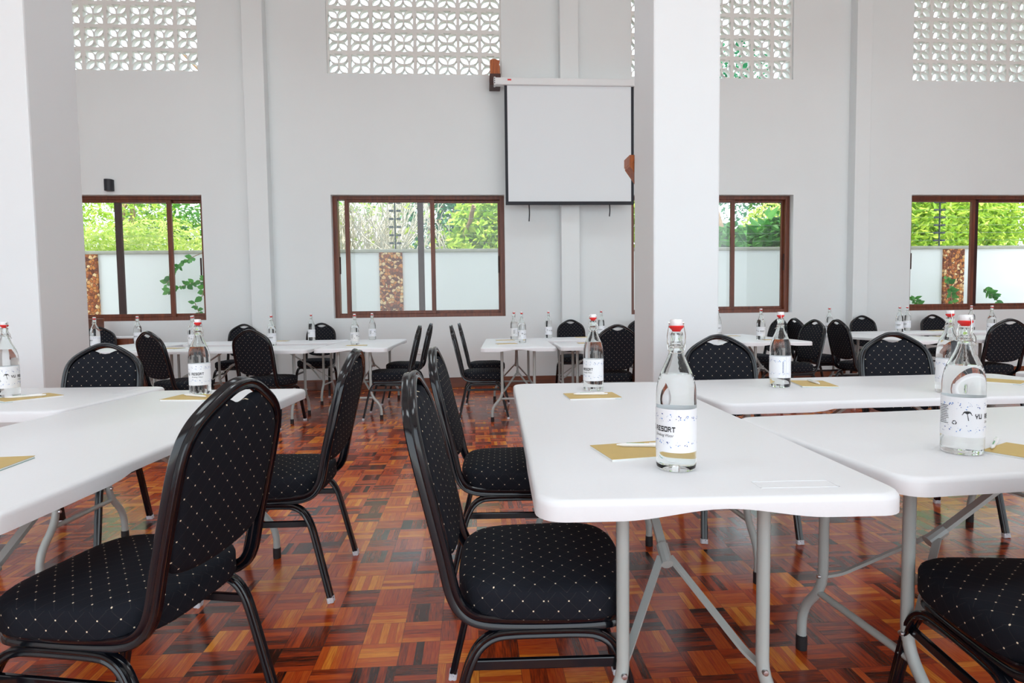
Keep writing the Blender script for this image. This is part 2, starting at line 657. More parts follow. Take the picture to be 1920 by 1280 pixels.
b = MB()
xs = [XL, -3.005, -2.735, 1.243, 1.50, 5.49, 5.715, XR]
for x0, x1 in zip(xs[::2], xs[1::2]):
    b.box(x0, x1, YW - 0.025, YW, 0, 0.145)
for x0, x1 in zip(xs[1:-1:2], xs[2:-1:2]):
    b.box(x0 - .02, x1 + .02, YW - 0.175, YW - 0.15, 0, 0.145)
tag(b.build('baseboard_back', M['base'], bevel=0.004, smooth=0), 'reddish brown wooden baseboard along the window wall', 'baseboard', kind='structure')


# windows: frame + two sliding sashes
def window(n, x0, x1, front, rear, label):
    root = thing('window_%d' % n, label, 'window', ((x0 + x1) / 2, YW + 0.10, ZB))
    root['kind'] = 'structure'
    cx = (x0 + x1) / 2
    h = ZT - ZB
    b = MB()
    fw = 0.065
    for s0, s1 in ((x0, x0 + fw), (x1 - fw, x1)):
        b.box(s0 - cx, s1 - cx, 0, 0.11, 0, h)
    b.box(x0 + fw - cx, x1 - fw - cx, 0, 0.11, h - 0.05, h)
    b.box(x0 + fw - cx, x1 - fw - cx, 0, 0.11, 0, 0.05)
    b.box(x0 + fw - cx, x1 - fw - cx, 0.052, 0.058, 0.05, 0.065)
    b.build('frame', M['frame'], root, bevel=0.005, smooth=0)
    for (s0, s1), y, wl, wr in ((front, 0.008, 0.06, 0.06), (rear, 0.062, 0.085, 0.05)):
        b = MB()
        z0, z1 = 0.05, h - 0.05
        m_ = 1 if y > .03 else 0
        b.box(s0 - cx, s0 + wl - cx, y, y + 0.04, z0, z1, m_)
        b.box(s1 - wr - cx, s1 - cx, y, y + 0.04, z0, z1, 0)
        b.box(s0 + wl - cx, s1 - wr - cx, y, y + 0.04, z0, z0 + 0.045, 0)
        b.box(s0 + wl - cx, s1 - wr - cx, y, y + 0.04, z1 - 0.035, z1, 0)
        s = b.build('sash', [M['frame'], M['dframe']], root, bevel=0.003, smooth=0)
        MB().box(s0 + wl - cx - .01, s1 - wr - cx + .01, y + 0.016, y + 0.022, z0 + 0.04, z1 - 0.03).build('pane', M['pane'], s, smooth=0)
    for xx in (x0 + 0.075, x1 - 0.095):
        b = MB().box(xx - cx, xx + 0.02 - cx, -0.006, 0.008, 0.62, 0.86)
        b.build('latch', M['dframe'], root, bevel=0.004, smooth=0)
    return root


window(1, *WINS[0], (-5.40, -4.13), (-4.912, -3.70), 'leftmost brown framed sliding window half behind the pillar')
window(2, *WINS[1], (-1.78, -0.528), (-0.775, 0.42), 'brown framed sliding window left of the projection screen')
window(3, *WINS[2], (2.60, 3.846), (3.40, 4.63), 'brown framed sliding window cut off by the right pillar')
window(4, *WINS[3], (6.50, 7.565), (7.575, 8.82), 'rightmost brown framed sliding window at the photo edge')


# pierced block screens
def block_mesh():
    S, T = 0.149, 0.07
    cu = bpy.data.curves.new('tmp', 'CURVE')
    cu.dimensions = '2D'
    cu.fill_mode = 'BOTH'
    cu.extrude = T / 2

    def poly(pts):
        s = cu.splines.new('POLY')
        s.points.add(len(pts) - 1)
        for p, q in zip(s.points, pts):
            p.co = (q[0], q[1], 0, 1)
        s.use_cyclic_u = True

    poly([(-.15, -.15), (.15, -.15), (.15, .15), (-.15, .15)])
    for k in range(4):
        a = PI / 4 + k * PI / 2
        c, s = math.cos(a), math.sin(a)
        r0, r1, w = 0.012, 0.172, 0.041
        pts = []
        for i in range(9):
            t = i / 8
            pts.append((r0 + (r1 - r0) * t, w * math.sin(PI * t) ** 0.9))
        for i in range(7, 0, -1):
            t = i / 8
            pts.append((r0 + (r1 - r0) * t, -w * math.sin(PI * t) ** 0.9))
        poly([(x * c - y * s, x * s + y * c) for x, y in pts])
        a = k * PI / 2
        c, s = math.cos(a), math.sin(a)
        tri = [(0.062, 0.0), (0.090, 0.014), (0.128, 0.060), (0.130, 0.0), (0.128, -0.060), (0.090, -0.014)]
        poly([(x * c - y * s, x * s + y * c) for x, y in tri])
    o = bpy.data.objects.new('tmp', cu)
    COL.objects.link(o)
    dg = bpy.context.evaluated_depsgraph_get()
    me = bpy.data.meshes.new_from_object(o.evaluated_get(dg))
    bpy.data.objects.remove(o)
    return [tuple(v.co) for v in me.vertices], [tuple(p.vertices) for p in me.polygons]


BV, BF = block_mesh()
for k, (x0, x1) in enumerate(GRS):
    b = MB()
    w = (x1 - x0) / 8
    for i in range(8):
        for j in range(NROW):
            cx, cz = x0 + (i + .5) * w, ZG + (j + .5) * 0.3
            b.add([(cx + v[0] * w / 0.3, YW + 0.075 + v[2], cz + v[1]) for v in BV], BF)
    o = b.build('window_%d' % (5 + k), M['block'], smooth=0)
    tag(o, ('pierced white breeze-block screen high at far left above the leftmost window',
            'pierced white breeze-block screen left of the projection screen case',
            'pierced white breeze-block screen half hidden by the right pillar',
            'pierced white breeze-block screen at the top right corner')[k], 'window', kind='structure')

# ------------------------------------------------------------------ banquet chair
TAN = 0.235


def back_y(z):
    return -0.212 - max(0.0, z - 0.47) * TAN


# grooved flat tube section (a: depth direction, b: outward)
SEC = [(-.0165, -.0045), (-.0135, 0), (-.0165, .0045), (-.0165, .0085), (-.0135, .0120), (-.0055, .0120), (0, .0090), (.0055, .0120), (.0135, .0120),
       (.0165, .0085), (.0165, .0045), (.0135, 0), (.0165, -.0045), (.0165, -.0085), (.0135, -.0120), (.0055, -.0120), (0, -.0095), (-.0055, -.0120), (-.0135, -.0120), (-.0165, -.0085)]
CROWN = [(0.0, 0.936), (0.030, 0.933), (0.060, 0.921), (0.098, 0.899), (0.132, 0.878), (0.158, 0.856), (0.177, 0.824), (0.185, 0.782), (0.187, 0.70),
         (0.186, 0.60), (0.185, 0.52)]


def make_chair(label):
    root = thing('banquet_chair', label, 'chair', group='black banquet chairs')
    # frame loop: front of seat - side - back - crown - back - side - front
    half = [(x, back_y(z), z) for x, z in CROWN]
    half += [(0.185, -0.216, 0.470), (0.186, -0.200, 0.425), (0.188, -0.168, 0.397), (0.190, -0.12, 0.388), (0.192, 0.0, 0.386), (0.192, 0.10, 0.386),
             (0.186, 0.155, 0.386), (0.160, 0.185, 0.386), (0.11, 0.193, 0.386), (0.0, 0.194, 0.386)]
    full = [(-x, y, z) for x, y, z in reversed(half)] + half[1:]
    path = smooth_path(full, 6)
    for _ in range(28):        # even out the bends
        path = [path[0]] + [(p0 + 2 * p1 + p2) / 4 for p0, p1, p2 in zip(path, path[1:], path[2:])] + [path[-1]]
    b = MB()
    b.sweep(path, SEC, n0=(0, 1, 0))
    b.build('back_frame', M['chair'], root)
    # seat cushion
    N = 48
    out = []
    for i in range(N):
        t = 2 * PI * i / N
        c, s = math.cos(t), math.sin(t)
        e = 0.52
        x = math.copysign(abs(c) ** e, c) * 0.212
        y = math.copysign(abs(s) ** e, s) * 0.208
        x *= 1.0 + 0.05 * (y / 0.208)
        out.append((x, y))
    arc = [0.0]
    for i in range(N):
        a, c = out[i], out[(i + 1) % N]
        arc.append(arc[-1] + math.hypot(c[0] - a[0], c[1] - a[1]))
    rings = [(-0.022, 0.397), (-0.005, 0.400), (0.0, 0.408), (0.0, 0.455), (-0.004, 0.465), (-0.014, 0.4725), (-0.045, 0.480), (-0.10, 0.486), (-0.16, 0.4885)]
    vs = []
    for ins, z in rings:
        for x, y in out:
            L = math.hypot(x, y)
            k = (L + ins) / L
            vs.append((x * k, y * k + 0.004, z))
    vs.append((0, 0.004, 0.489))
    fs, uvs = [], []
    for r in range(len(rings) - 1):
        for i in range(N):
            j = (i + 1) % N
            f = (r * N + i, r * N + j, (r + 1) * N + j, (r + 1) * N + i)
            fs.append(f)
            if r < 4:
                uvs.append([(arc[i], rings[r][1]), (arc[i + 1], rings[r][1]), (arc[i + 1], rings[r + 1][1]), (arc[i], rings[r + 1][1])])
            else:
                uvs.append([(vs[q][0], vs[q][1]) for q in f])
    top = (len(rings) - 1) * N
    for i in range(N):
        f = (top + i, top + (i + 1) % N, len(vs) - 1)
        fs.append(f)
        uvs.append([(vs[q][0], vs[q][1]) for q in f])
    fs.append(tuple(range(N - 1, -1, -1)))
    uvs.append([(vs[q][0], vs[q][1]) for q in fs[-1]])
    MB().add(vs, fs, 0, uvs).build('seat', M['fabric'], root, smooth=60)
    # back pad with a dip under the hand hole
    h = [(0.0, 0.889), (0.022, 0.893), (0.046, 0.9035), (0.066, 0.9055), (0.094, 0.889), (0.124, 0.870), (0.150, 0.845), (0.167, 0.815), (0.1745, 0.776), (0.177, 0.70),
         (0.176, 0.62), (0.172, 0.575), (0.155, 0.540), (0.12, 0.520), (0.06, 0.509), (0.0, 0.506)]
    ol = h + [(-x, z) for x, z in reversed(h[1:-1])]
    # refine
    ol = [(p.x, p.y) for p in smooth_path([Vector((x, z, 0)) for x, z in ol + [ol[0]]], 3)][:-1]
    n = len(ol)

    def inset(d):
        res = []
        for i in range(n):
            a, c = ol[i - 1], ol[(i + 1) % n]
            tx, tz = c[0] - a[0], c[1] - a[1]
            L = math.hypot(tx, tz) or 1
            nx, nz = tz / L, -tx / L      # outward flips below
            res.append((ol[i][0] + nx * d, ol[i][1] + nz * d))
        return res
    # outward test
    t0 = inset(0.01)
    sgn = -1 if max(p[0] for p in t0) > max(p[0] for p in ol) else 1
    prof = [(0.0, 0.0), (0.003, 0.010), (0.010, 0.0155), (0.028, 0.0195)]
    fr_rings, rr_rings = [], []
    vs, ringidx = [], []
    order = [(d, -t) for d, t in reversed(prof)] + [(d, t) for d, t in prof[1:]]
    for d, t in order:
        pts = inset(sgn * d) if d else ol
        ringidx.append(len(vs))
        for x, z in pts:
            vs.append((x, back_y(z) + t, z))
    fs, uvs = [], []
    for a, c in zip(ringidx, ringidx[1:]):
        for i in range(n):
            j = (i + 1) % n
            f = (a + i, a + j, c + j, c + i)
            fs.append(f)
            uvs.append([(vs[q][0], vs[q][2]) for q in f])
    for base, t, rev in ((ringidx[0], -0.021, True), (ringidx[-1], 0.021, False)):
        # fill with a centre spine so that the pad domes a little
        ci = len(vs)
        vs.append((0, back_y(0.70) + t, 0.70))
        for i in range(n):
            j = (i + 1) % n
            f = (base + j, base + i, ci) if rev else (base + i, base + j, ci)
            fs.append(f)
            uvs.append([(vs[q][0], vs[q][2]) for q in f])
    MB().add(vs, fs, 0, uvs).build('backrest', M['fabric'], root, smooth=50)
    # legs: four half arches
    LS = [(a * 0.85, c * 0.85) for a, c in SEC]
    for sx in (-1, 1):
        for sy in (-1, 1):
            p = [(0.196 * sx, 0.0, 0.368), (0.197 * sx, 0.07 * sy, 0.368), (0.199 * sx, 0.115 * sy, 0.364), (0.202 * sx, 0.148 * sy, 0.345), (0.205 * sx, 0.170 * sy, 0.310),
                 (0.207 * sx, 0.188 * sy, 0.255), (0.214 * sx, 0.225 * sy, 0.10), (0.218 * sx, 0.246 * sy, 0.012)]
            lg = MB().sweep(smooth_path(p, 4), LS, n0=(0, 0, 1)).build('leg', M['chair'], root)
            MB().sweep([(0.2175 * sx, 0.244 * sy, 0.020), (0.2185 * sx, 0.2475 * sy, 0.0)], [(a * 1.12, c * 1.15) for a, c in LS], n0=(0, sy, 0)).build('foot_cap', M['chairfoot'], lg)
    for sx in (-1, 1):
        MB().box(0.2035 * sx - 0.006, 0.2035 * sx + 0.006, -0.178, 0.178, 0.288, 0.312).build('stretcher', M['chair'], root, bevel=0.003, smooth=0)
    for yy in (-0.11, 0.11):
        MB().box(-0.19, 0.19, yy - 0.011, yy + 0.011, 0.372, 0.396).build('seat_rail', M['chair'], root, bevel=0.003, smooth=0)
    return root


CHAIRS = [
    # x, y, rotz(deg), label
    (0.160, 1.492, -92, 'nearest black chair on the aisle side of the right front table, facing right'),
    (0.150, 2.455, -93, 'black chair directly behind the nearest one on the right side of the aisle'),
    (1.304, 2.847, 173, 'black dotted chair facing us just right of the pillar, behind the front right tables'),
    (2.300, 2.833, 173, 'black dotted chair facing us behind the front right tables, left of two overlapping bottles'),
    (1.245, 1.150, -8, 'black chair cut off at the bottom right corner, its seat under the table'),
    (-0.865, 1.500, 78, 'large black chair seen from behind in the left foreground'),
    (-0.800, 2.445, 89, 'black chair behind the big left foreground chair, on the left of the aisle'),
    (-1.960, 2.980, 183, 'black dotted chair facing us behind the front left tables beside the left pillar'),
    (-2.730, 5.690, -30, 'black chair seen from behind under the leftmost window, turned to the right'),
    (-1.990, 5.870, -12, 'black chair seen from behind at the back left tables, in front of the first pilaster'),
    (-3.100, 7.870, 180, 'black chair against the wall facing us left of the first pilaster'),
    (-2.070, 7.870, 180, 'black chair against the wall facing us between the first pilaster and the centre window'),
    (-0.880, 6.200, 90, 'nearer black chair of the back left aisle pair, facing left'),
    (-0.830, 7.130, 88, 'farther black chair of the back left aisle pair, beside the wall socket'),
    (0.090, 6.080, -90, 'nearer black chair of the back right aisle pair, facing right'),
    (0.150, 7.020, -90, 'farther black chair of the back right aisle pair, facing right'),
    (1.345, 7.800, 180, 'black dotted chair facing us against the wall below the projection screen'),
    (1.330, 5.730, 2, 'black dotted chair seen from behind left of the right pillar'),
    (2.330, 7.800, 180, 'black chair against the wall, almost hidden by the left face of the right pillar'),
    (3.620, 7.330, 92, 'black chair below the window right of the pillar, behind the bottle on the round-cornered table'),
    (4.330, 7.150, -88, 'dark narrow chair back behind the dotted chair right of the third window'),
    (3.430, 6.200, 98, 'black dotted chair turned left at the end of the table right of the pillar'),
    (4.280, 6.200, -90, 'dark chair back seen from behind in front of the right pilaster'),
    (5.600, 7.850, 180, 'black chair against the wall just right of the right pilaster'),
    (6.670, 7.850, 180, 'black chair against the wall under the rightmost window'),
    (5.300, 5.780, -5, 'black chair seen from behind at the right edge of the photo'),
    (-4.530, 7.400, -150, 'black chair half hidden by a bottle beside the brown wooden counter'),
]
proto = None
for x, y, a, lab in CHAIRS:
    if proto is None:
        proto = c = make_chair(lab)
    else:
        c = copy_tree(proto)
        c['label'] = lab
    c.location = (x, y, 0)
    c.rotation_euler = (0, 0, R(a))

# ------------------------------------------------------------------ folding table
TL, TW, TZ = 1.76, 0.72, 0.74


def make_table(label):
    root = thing('folding_table', label, 'table', group='white folding tables')
    hx, hy, rc = TW / 2, TL / 2, 0.055
    # dense perimeter
    per = []

    def seg(a, b, n):
        for i in range(n):
            t = i / n
            per.append((a[0] + (b[0] - a[0]) * t, a[1] + (b[1] - a[1]) * t))

    def corner(cx, cy, a0):
        for i in range(6):
            t = a0 + PI / 2 * i / 6
            per.append((cx + rc * math.cos(t), cy + rc * math.sin(t)))
    seg((hx, -hy + rc), (hx, hy - rc), 40); corner(hx - rc, hy - rc, 0)
    seg((hx - rc, hy), (-hx + rc, hy), 28); corner(-hx + rc, hy - rc, PI / 2)
    seg((-hx, hy - rc), (-hx, -hy + rc), 40); corner(-hx + rc, -hy + rc, PI)
    seg((-hx + rc, -hy), (hx - rc, -hy), 28); corner(hx - rc, -hy + rc, 1.5 * PI)
    n = len(per)

    def lip(x, y):
        if abs(y) > hy - 0.002:          # short end: scalloped
            t = min(1.0, abs(x) / 0.20)
            return 0.021 + 0.020 * (t * t * (3 - 2 * t))
        if abs(abs(x) - hx) < 0.002:     # long side: shallower between the legs
            t = min(1.0, max(0.0, (abs(y) - 0.46) / 0.05))
            return 0.030 + 0.011 * t
        return 0.041

    def off(d):
        return [(x * (1 - d / hx) if abs(x) > hx - rc - .001 else x, y * (1 - d / hy) if abs(y) > hy - rc - .001 else y) for x, y in per]
    levels = []
    for d, z in ((0.012, 0.0), (0.0085, -0.0008), (0.004, -0.0035), (0.0012, -0.0075), (0.0, -0.013)):
        levels.append([(p[0], p[1], TZ + z) for p in off(d)])
    levels.append([(p[0], p[1], TZ - lip(*p)) for p in per])
    levels.append([(q[0], q[1], TZ - lip(*p)) for p, q in zip(per, off(0.008))])
    levels.append([(q[0], q[1], TZ - 0.018) for p, q in zip(per, off(0.010))])
    vs = [p for L in levels for p in L]
    fs = [tuple(range(n))]
    for k in range(len(levels) - 1):
        for i in range(n):
            j = (i + 1) % n
            fs.append((k * n + i, (k + 1) * n + i, (k + 1) * n + j, k * n + j))
    fs.append(tuple((len(levels) - 1) * n + i for i in range(n - 1, -1, -1)))
    b = MB().add(vs, fs)
    # moulded corner mark
    for s in (1,):
        b.box(0.09, 0.25, -hy + 0.055, -hy + 0.057, TZ - .001, TZ + 0.0008)
        b.box(0.09, 0.25, -hy + 0.098, -hy + 0.100, TZ - .001, TZ + 0.0008)
        b.box(0.248, 0.25, -hy + 0.055, -hy + 0.100, TZ - .001, TZ + 0.0008)
        b.box(0.09, 0.092, -hy + 0.055, -hy + 0.100, TZ - .001, TZ + 0.0008)
    b.build('table_top', M['table'], root, smooth=40)
    r = 0.0145
    for se in (-1, 1):
        ye = se * (hy - 0.187)
        legs = []
        for sx in (-1, 1):
            p = round_corners([(0.158 * sx, ye, 0.722), (0.158 * sx, ye, 0.250), (0.258 * sx, ye, 0.135), (0.258 * sx, ye, 0.004)], 0.06)
            lg = MB().tube(p, r, 10).build('leg', M['tleg'], root, smooth=50)
            MB().lathe([(0, 0), (0.0165, 0), (0.0170, 0.004), (0.0170, 0.045), (0.0145, 0.047), (0, 0.047)], 12).build('foot_cap', M['tfoot'], lg).location = (0.258 * sx, ye, 0)
        MB().tube([(-0.170, ye, 0.225), (0.170, ye, 0.225)], 0.0105, 8).build('crossbar', M['tleg'], root, smooth=50)
        # Y brace: two struts from the legs to a joint, one bar up to the underside
        b = MB()
        yj, zj = ye - se * 0.22, 0.452
        fl = [(-.009, -.004), (.009, -.004), (.009, .004), (-.009, .004)]
        for sx in (-1, 1):
            p = round_corners([(0.158 * sx, ye - se * 0.013, 0.285), (0.138 * sx, ye - se * 0.045, 0.298), (0.012 * sx, yj, zj)], 0.03)
            b.sweep(p, fl, n0=(0, 0, 1))
        b.tube([(0, yj - se * -0.02, zj - 0.012), (0, yj - se * 0.03, zj + 0.018)], 0.016, 10)
        b.sweep([(0, yj, zj), (0, ye - se * 0.62, 0.705)], [(q * 1.2, w * 1.5) for q, w in fl], n0=(0, 0, 1))
        br = b.build('brace', M['tleg'], root, smooth=30)
        for sx in (-1, 1):
            bb = MB()
            mt = Matrix.Translation((0.158 * sx, ye - se * 0.0, 0.285)) @ Matrix.Rotation(PI / 2, 4, 'X')
            bb.lathe([(0, -0.021), (0.006, -0.020), (0.007, -0.017), (0.007, 0.017), (0.006, 0.020), (0, 0.021)], 10)
            bb.v = [tuple(mt @ Vector(q)) for q in bb.v]
            bb.build('bolt', M['bolt'], br)
        MB().box(-0.30, 0.30, ye - 0.012, ye + 0.012, 0.700, 0.7225).build('mounting_rail', M['tleg'], root, smooth=0)
    return root


H = 90
TABLES = [
    # cx, cy, rotz deg, label
    (0.509, 1.947, -2.4, 'nearest white folding table, end-on beside the aisle in the right foreground'),
    (1.800, 2.495, H + 1.2, 'white folding table crosswise beside the right pillar, farther of the front right pair'),
    (1.745, 1.565, H + 4.0, 'white folding table crosswise at the right edge, nearer of the front right pair'),
    (3.175, 2.05, -2.0, 'white folding table showing just a corner at the right edge'),
    (-1.190, 1.975, -2.9, 'white folding table end-on in the left foreground beside the large chair'),
    (-2.425, 2.732, H - 4.0, 'white folding table crosswise in front of the left pillar'),
    (-1.205, 6.700, 0.0, 'white folding table end-on at the back left of the aisle, below the centre window'),
    (-2.480, 6.180, H - 2.9, 'white folding table crosswise at the back left, nearer of the parallel pair'),
    (-2.480, 7.330, H - 2.9, 'white folding table crosswise at the back left, close to the wall'),
    (-3.785, 6.780, 0.0, 'white folding table at the far left beside the brown wooden counter'),
    (0.464, 6.420, -2.9, 'white folding table end-on at the back right of the aisle, below the projection screen'),
    (1.715, 5.885, H - 1.7, 'white folding table crosswise left of the right pillar, nearer of the parallel pair'),
    (1.735, 7.000, H - 1.7, 'white folding table crosswise left of the right pillar, close to the wall'),
    (3.105, 6.600, -2.9, 'white folding table with rounded corner showing just right of the pillar'),
    (4.690, 6.440, 0.0, 'white folding table end-on behind the dark chair near the right pilaster'),
    (5.965, 5.960, H, 'white folding table crosswise at the back right, nearer of the parallel pair'),
    (5.965, 7.330, H, 'white folding table crosswise below the rightmost window, close to the wall'),
]
proto = None
for x, y, a, lab in TABLES:
    if proto is None:
        proto = c = make_table(lab)
    else:
        c = copy_tree(proto)
        c['label'] = lab
    c.location = (x, y, 0)
    c.rotation_euler = (0, 0, R(a))

# ------------------------------------------------------------------ swing-top water bottle
LR, LZ0, LZ1 = 0.0446, 0.044, 0.139
GLY = {'Y': ('1...1', '1...1', '.111.', '..1..', '..1..'), 'U': ('1...1', '1...1', '1...1', '1...1', '11111'),
       'R': ('1111.', '1...1', '1111.', '1..1.', '1...1'), 'E': ('11111', '1....', '1111.', '1....', '11111'),
       'S': ('11111', '1....', '11111', '....1', '11111'), 'O': ('11111', '1...1', '1...1', '1...1', '11111'),
       'T': ('11111', '..1..', '..1..', '..1..', '..1..'), ' ': ('.....',) * 5}


def on_label(u, v, r=LR + 0.00035):
    a = u / LR
    return (r * math.cos(a), r * math.sin(a), LZ0 + v)


def text_outline(s, size, shear):
    cu = bpy.data.curves.new('tmp', 'FONT')
    cu.body = s
    cu.size = size
    cu.shear = shear
    cu.align_x = 'RIGHT'
    cu.resolution_u = 2
    o = bpy.data.objects.new('tmp', cu)
    COL.objects.link(o)
    dg = bpy.context.evaluated_depsgraph_get()
    me = bpy.data.meshes.new_from_object(o.evaluated_get(dg))
    bpy.data.objects.remove(o)
    return [(v.co.x, v.co.y) for v in me.vertices], [tuple(p.vertices) for p in me.polygons]


def label_mesh():
    b = MB()
    n = 56
    vs = []
    for r in (LR, LR - 0.0004):
        for z in (LZ0, LZ1):
            vs += [(r * math.cos(2 * PI * i / n), r * math.sin(2 * PI * i / n), z) for i in range(n)]
    fs = []
    for i in range(n):
        j = (i + 1) % n
        fs += [(i, j, n + j, n + i), (2 * n + j, 2 * n + i, 3 * n + i, 3 * n + j), (n + i, n + j, 3 * n + j, 3 * n + i), (j, i, 2 * n + i, 2 * n + j)]
    b.add(vs, fs, 0)

    def rect(u0, u1, v0, v1, mi):
        k = max(1, int((u1 - u0) / 0.003) + 1)
        for i in range(k):
            a, c = u0 + (u1 - u0) * i / k, u0 + (u1 - u0) * (i + 1) / k
            b.add([on_label(a, v0), on_label(c, v0), on_label(c, v1), on_label(a, v1)], [(0, 1, 2, 3)], mi)

    def poly(pts, mi):
        b.add([on_label(*p) for p in pts], [tuple(range(len(pts)))], mi)

    def stroke(p0, p1, w, mi):
        dx, dy = p1[0] - p0[0], p1[1] - p0[1]
        L = math.hypot(dx, dy)
        nx, ny = -dy / L * w / 2, dx / L * w / 2
        poly([(p0[0] - nx, p0[1] - ny), (p1[0] - nx, p1[1] - ny), (p1[0] + nx, p1[1] + ny), (p0[0] + nx, p0[1] + ny)], mi)
    # YU RESORT, right aligned at u = 0
    txt = 'YU RESORT'
    cw, ch, gap = 0.0070, 0.0112, 0.0017
    v0 = 0.0455
    for k, chh in enumerate(txt):
        u0 = -(len(txt) - k) * (cw + gap)
        for r, row in enumerate(GLY[chh]):
            c = 0
            while c < 5:
                if row[c] == '1':
                    e = c
                    while e < 5 and row[e] == '1':
                        e += 1
                    rect(u0 + c * cw / 5 - .00022, u0 + e * cw / 5 + .00022, v0 + (4 - r) * ch / 5 - .00022, v0 + (5 - r) * ch / 5 + .00022, 1)
                    c = e
                else:
                    c += 1
    tv, tf = text_outline('Drinking Water', 0.0088, 0.35)
    b.add([on_label(-0.006 + x * 0.82, 0.0345 + y) for x, y in tv], tf, 1)
    # palm logo
    pu, pv = -0.0945, 0.0405
    stroke((pu + 0.003, pv), (pu + 0.0015, pv + 0.008), 0.0016, 1)
    stroke((pu + 0.0015, pv + 0.008), (pu, pv + 0.0165), 0.0014, 1)
    for a, L in ((5, .0100), (35, .0098), (70, .0075), (110, .0075), (145, .0098), (175, .0100)):
        a = R(a)
        mx, my = pu + math.cos(a) * L * .55, pv + .0165 + math.sin(a) * L * .55 + 0.0026
        ex, ey = pu + math.cos(a) * L, pv + .0165 + math.sin(a) * L - 0.0045
        stroke((pu, pv + .0165), (mx, my), 0.0019, 1)
        stroke((mx, my), (ex, ey), 0.0013, 1)
    # recycling mark
    ru, rv_ = -0.119, 0.034
    for k in range(3):
        a = R(90 + 120 * k)
        p = [(ru + math.cos(a + d) * r, rv_ + math.sin(a + d) * r) for d, r in ((-.75, .0040), (-.1, .0046), (.55, .0040))]
        stroke(p[0], p[1], 0.0017, 1)
        stroke(p[1], p[2], 0.0017, 1)
        q = (ru + math.cos(a + .9) * .0036, rv_ + math.sin(a + .9) * .0036)
        d = (q[0] - p[2][0], q[1] - p[2][1])
        poly([(p[2][0] - d[1] * 1.2, p[2][1] + d[0] * 1.2), (p[2][0] + d[1] * 1.2, p[2][1] - d[0] * 1.2), (q[0] + d[0], q[1] + d[1])], 1)
    # small print block and upright small print
    rnd = random.Random(4)
    for k in range(11):
        u = -0.160
        v = 0.072 - k * 0.0042
        end = -0.131 - rnd.random() * 0.008
        while u < end:
            w = 0.0012 + rnd.random() * 0.003
            rect(u, min(u + w, end), v, v + 0.0017, 1)
            u += w + 0.0008
    for k in range(2):
        v = 0.022
        while v < 0.068:
            w = 0.0012 + rnd.random() * 0.003
            rect(0.0745 + k * 0.003, 0.0762 + k * 0.003, v, v + w, 3)
            v += w + 0.0008
    rect(0.0895, 0.0900, 0.001, 0.094, 1)
    # speckled blue borders
    for vc, dn in ((0.0755, 150), (0.0200, 120)):
        for i in range(dn):
            u = (i + rnd.random()) / dn * 2 * PI * LR - PI * LR
            if math.sin(u * 330) < -0.35:
                continue
            v = vc + (rnd.random() - 0.5) * 0.013 * (0.4 + abs(math.sin(u * 150)))
            s = 0.0008 + rnd.random() ** 2 * 0.0017
            a = rnd.random() * PI
            poly([(u + s * math.cos(a), v + s * math.sin(a)), (u - s * .6 * math.sin(a), v + s * .6 * math.cos(a)),
                  (u - s * math.cos(a), v - s * math.sin(a)), (u + s * .6 * math.sin(a), v - s * .6 * math.cos(a))], 2 if rnd.random() < .6 else 3)
    return b


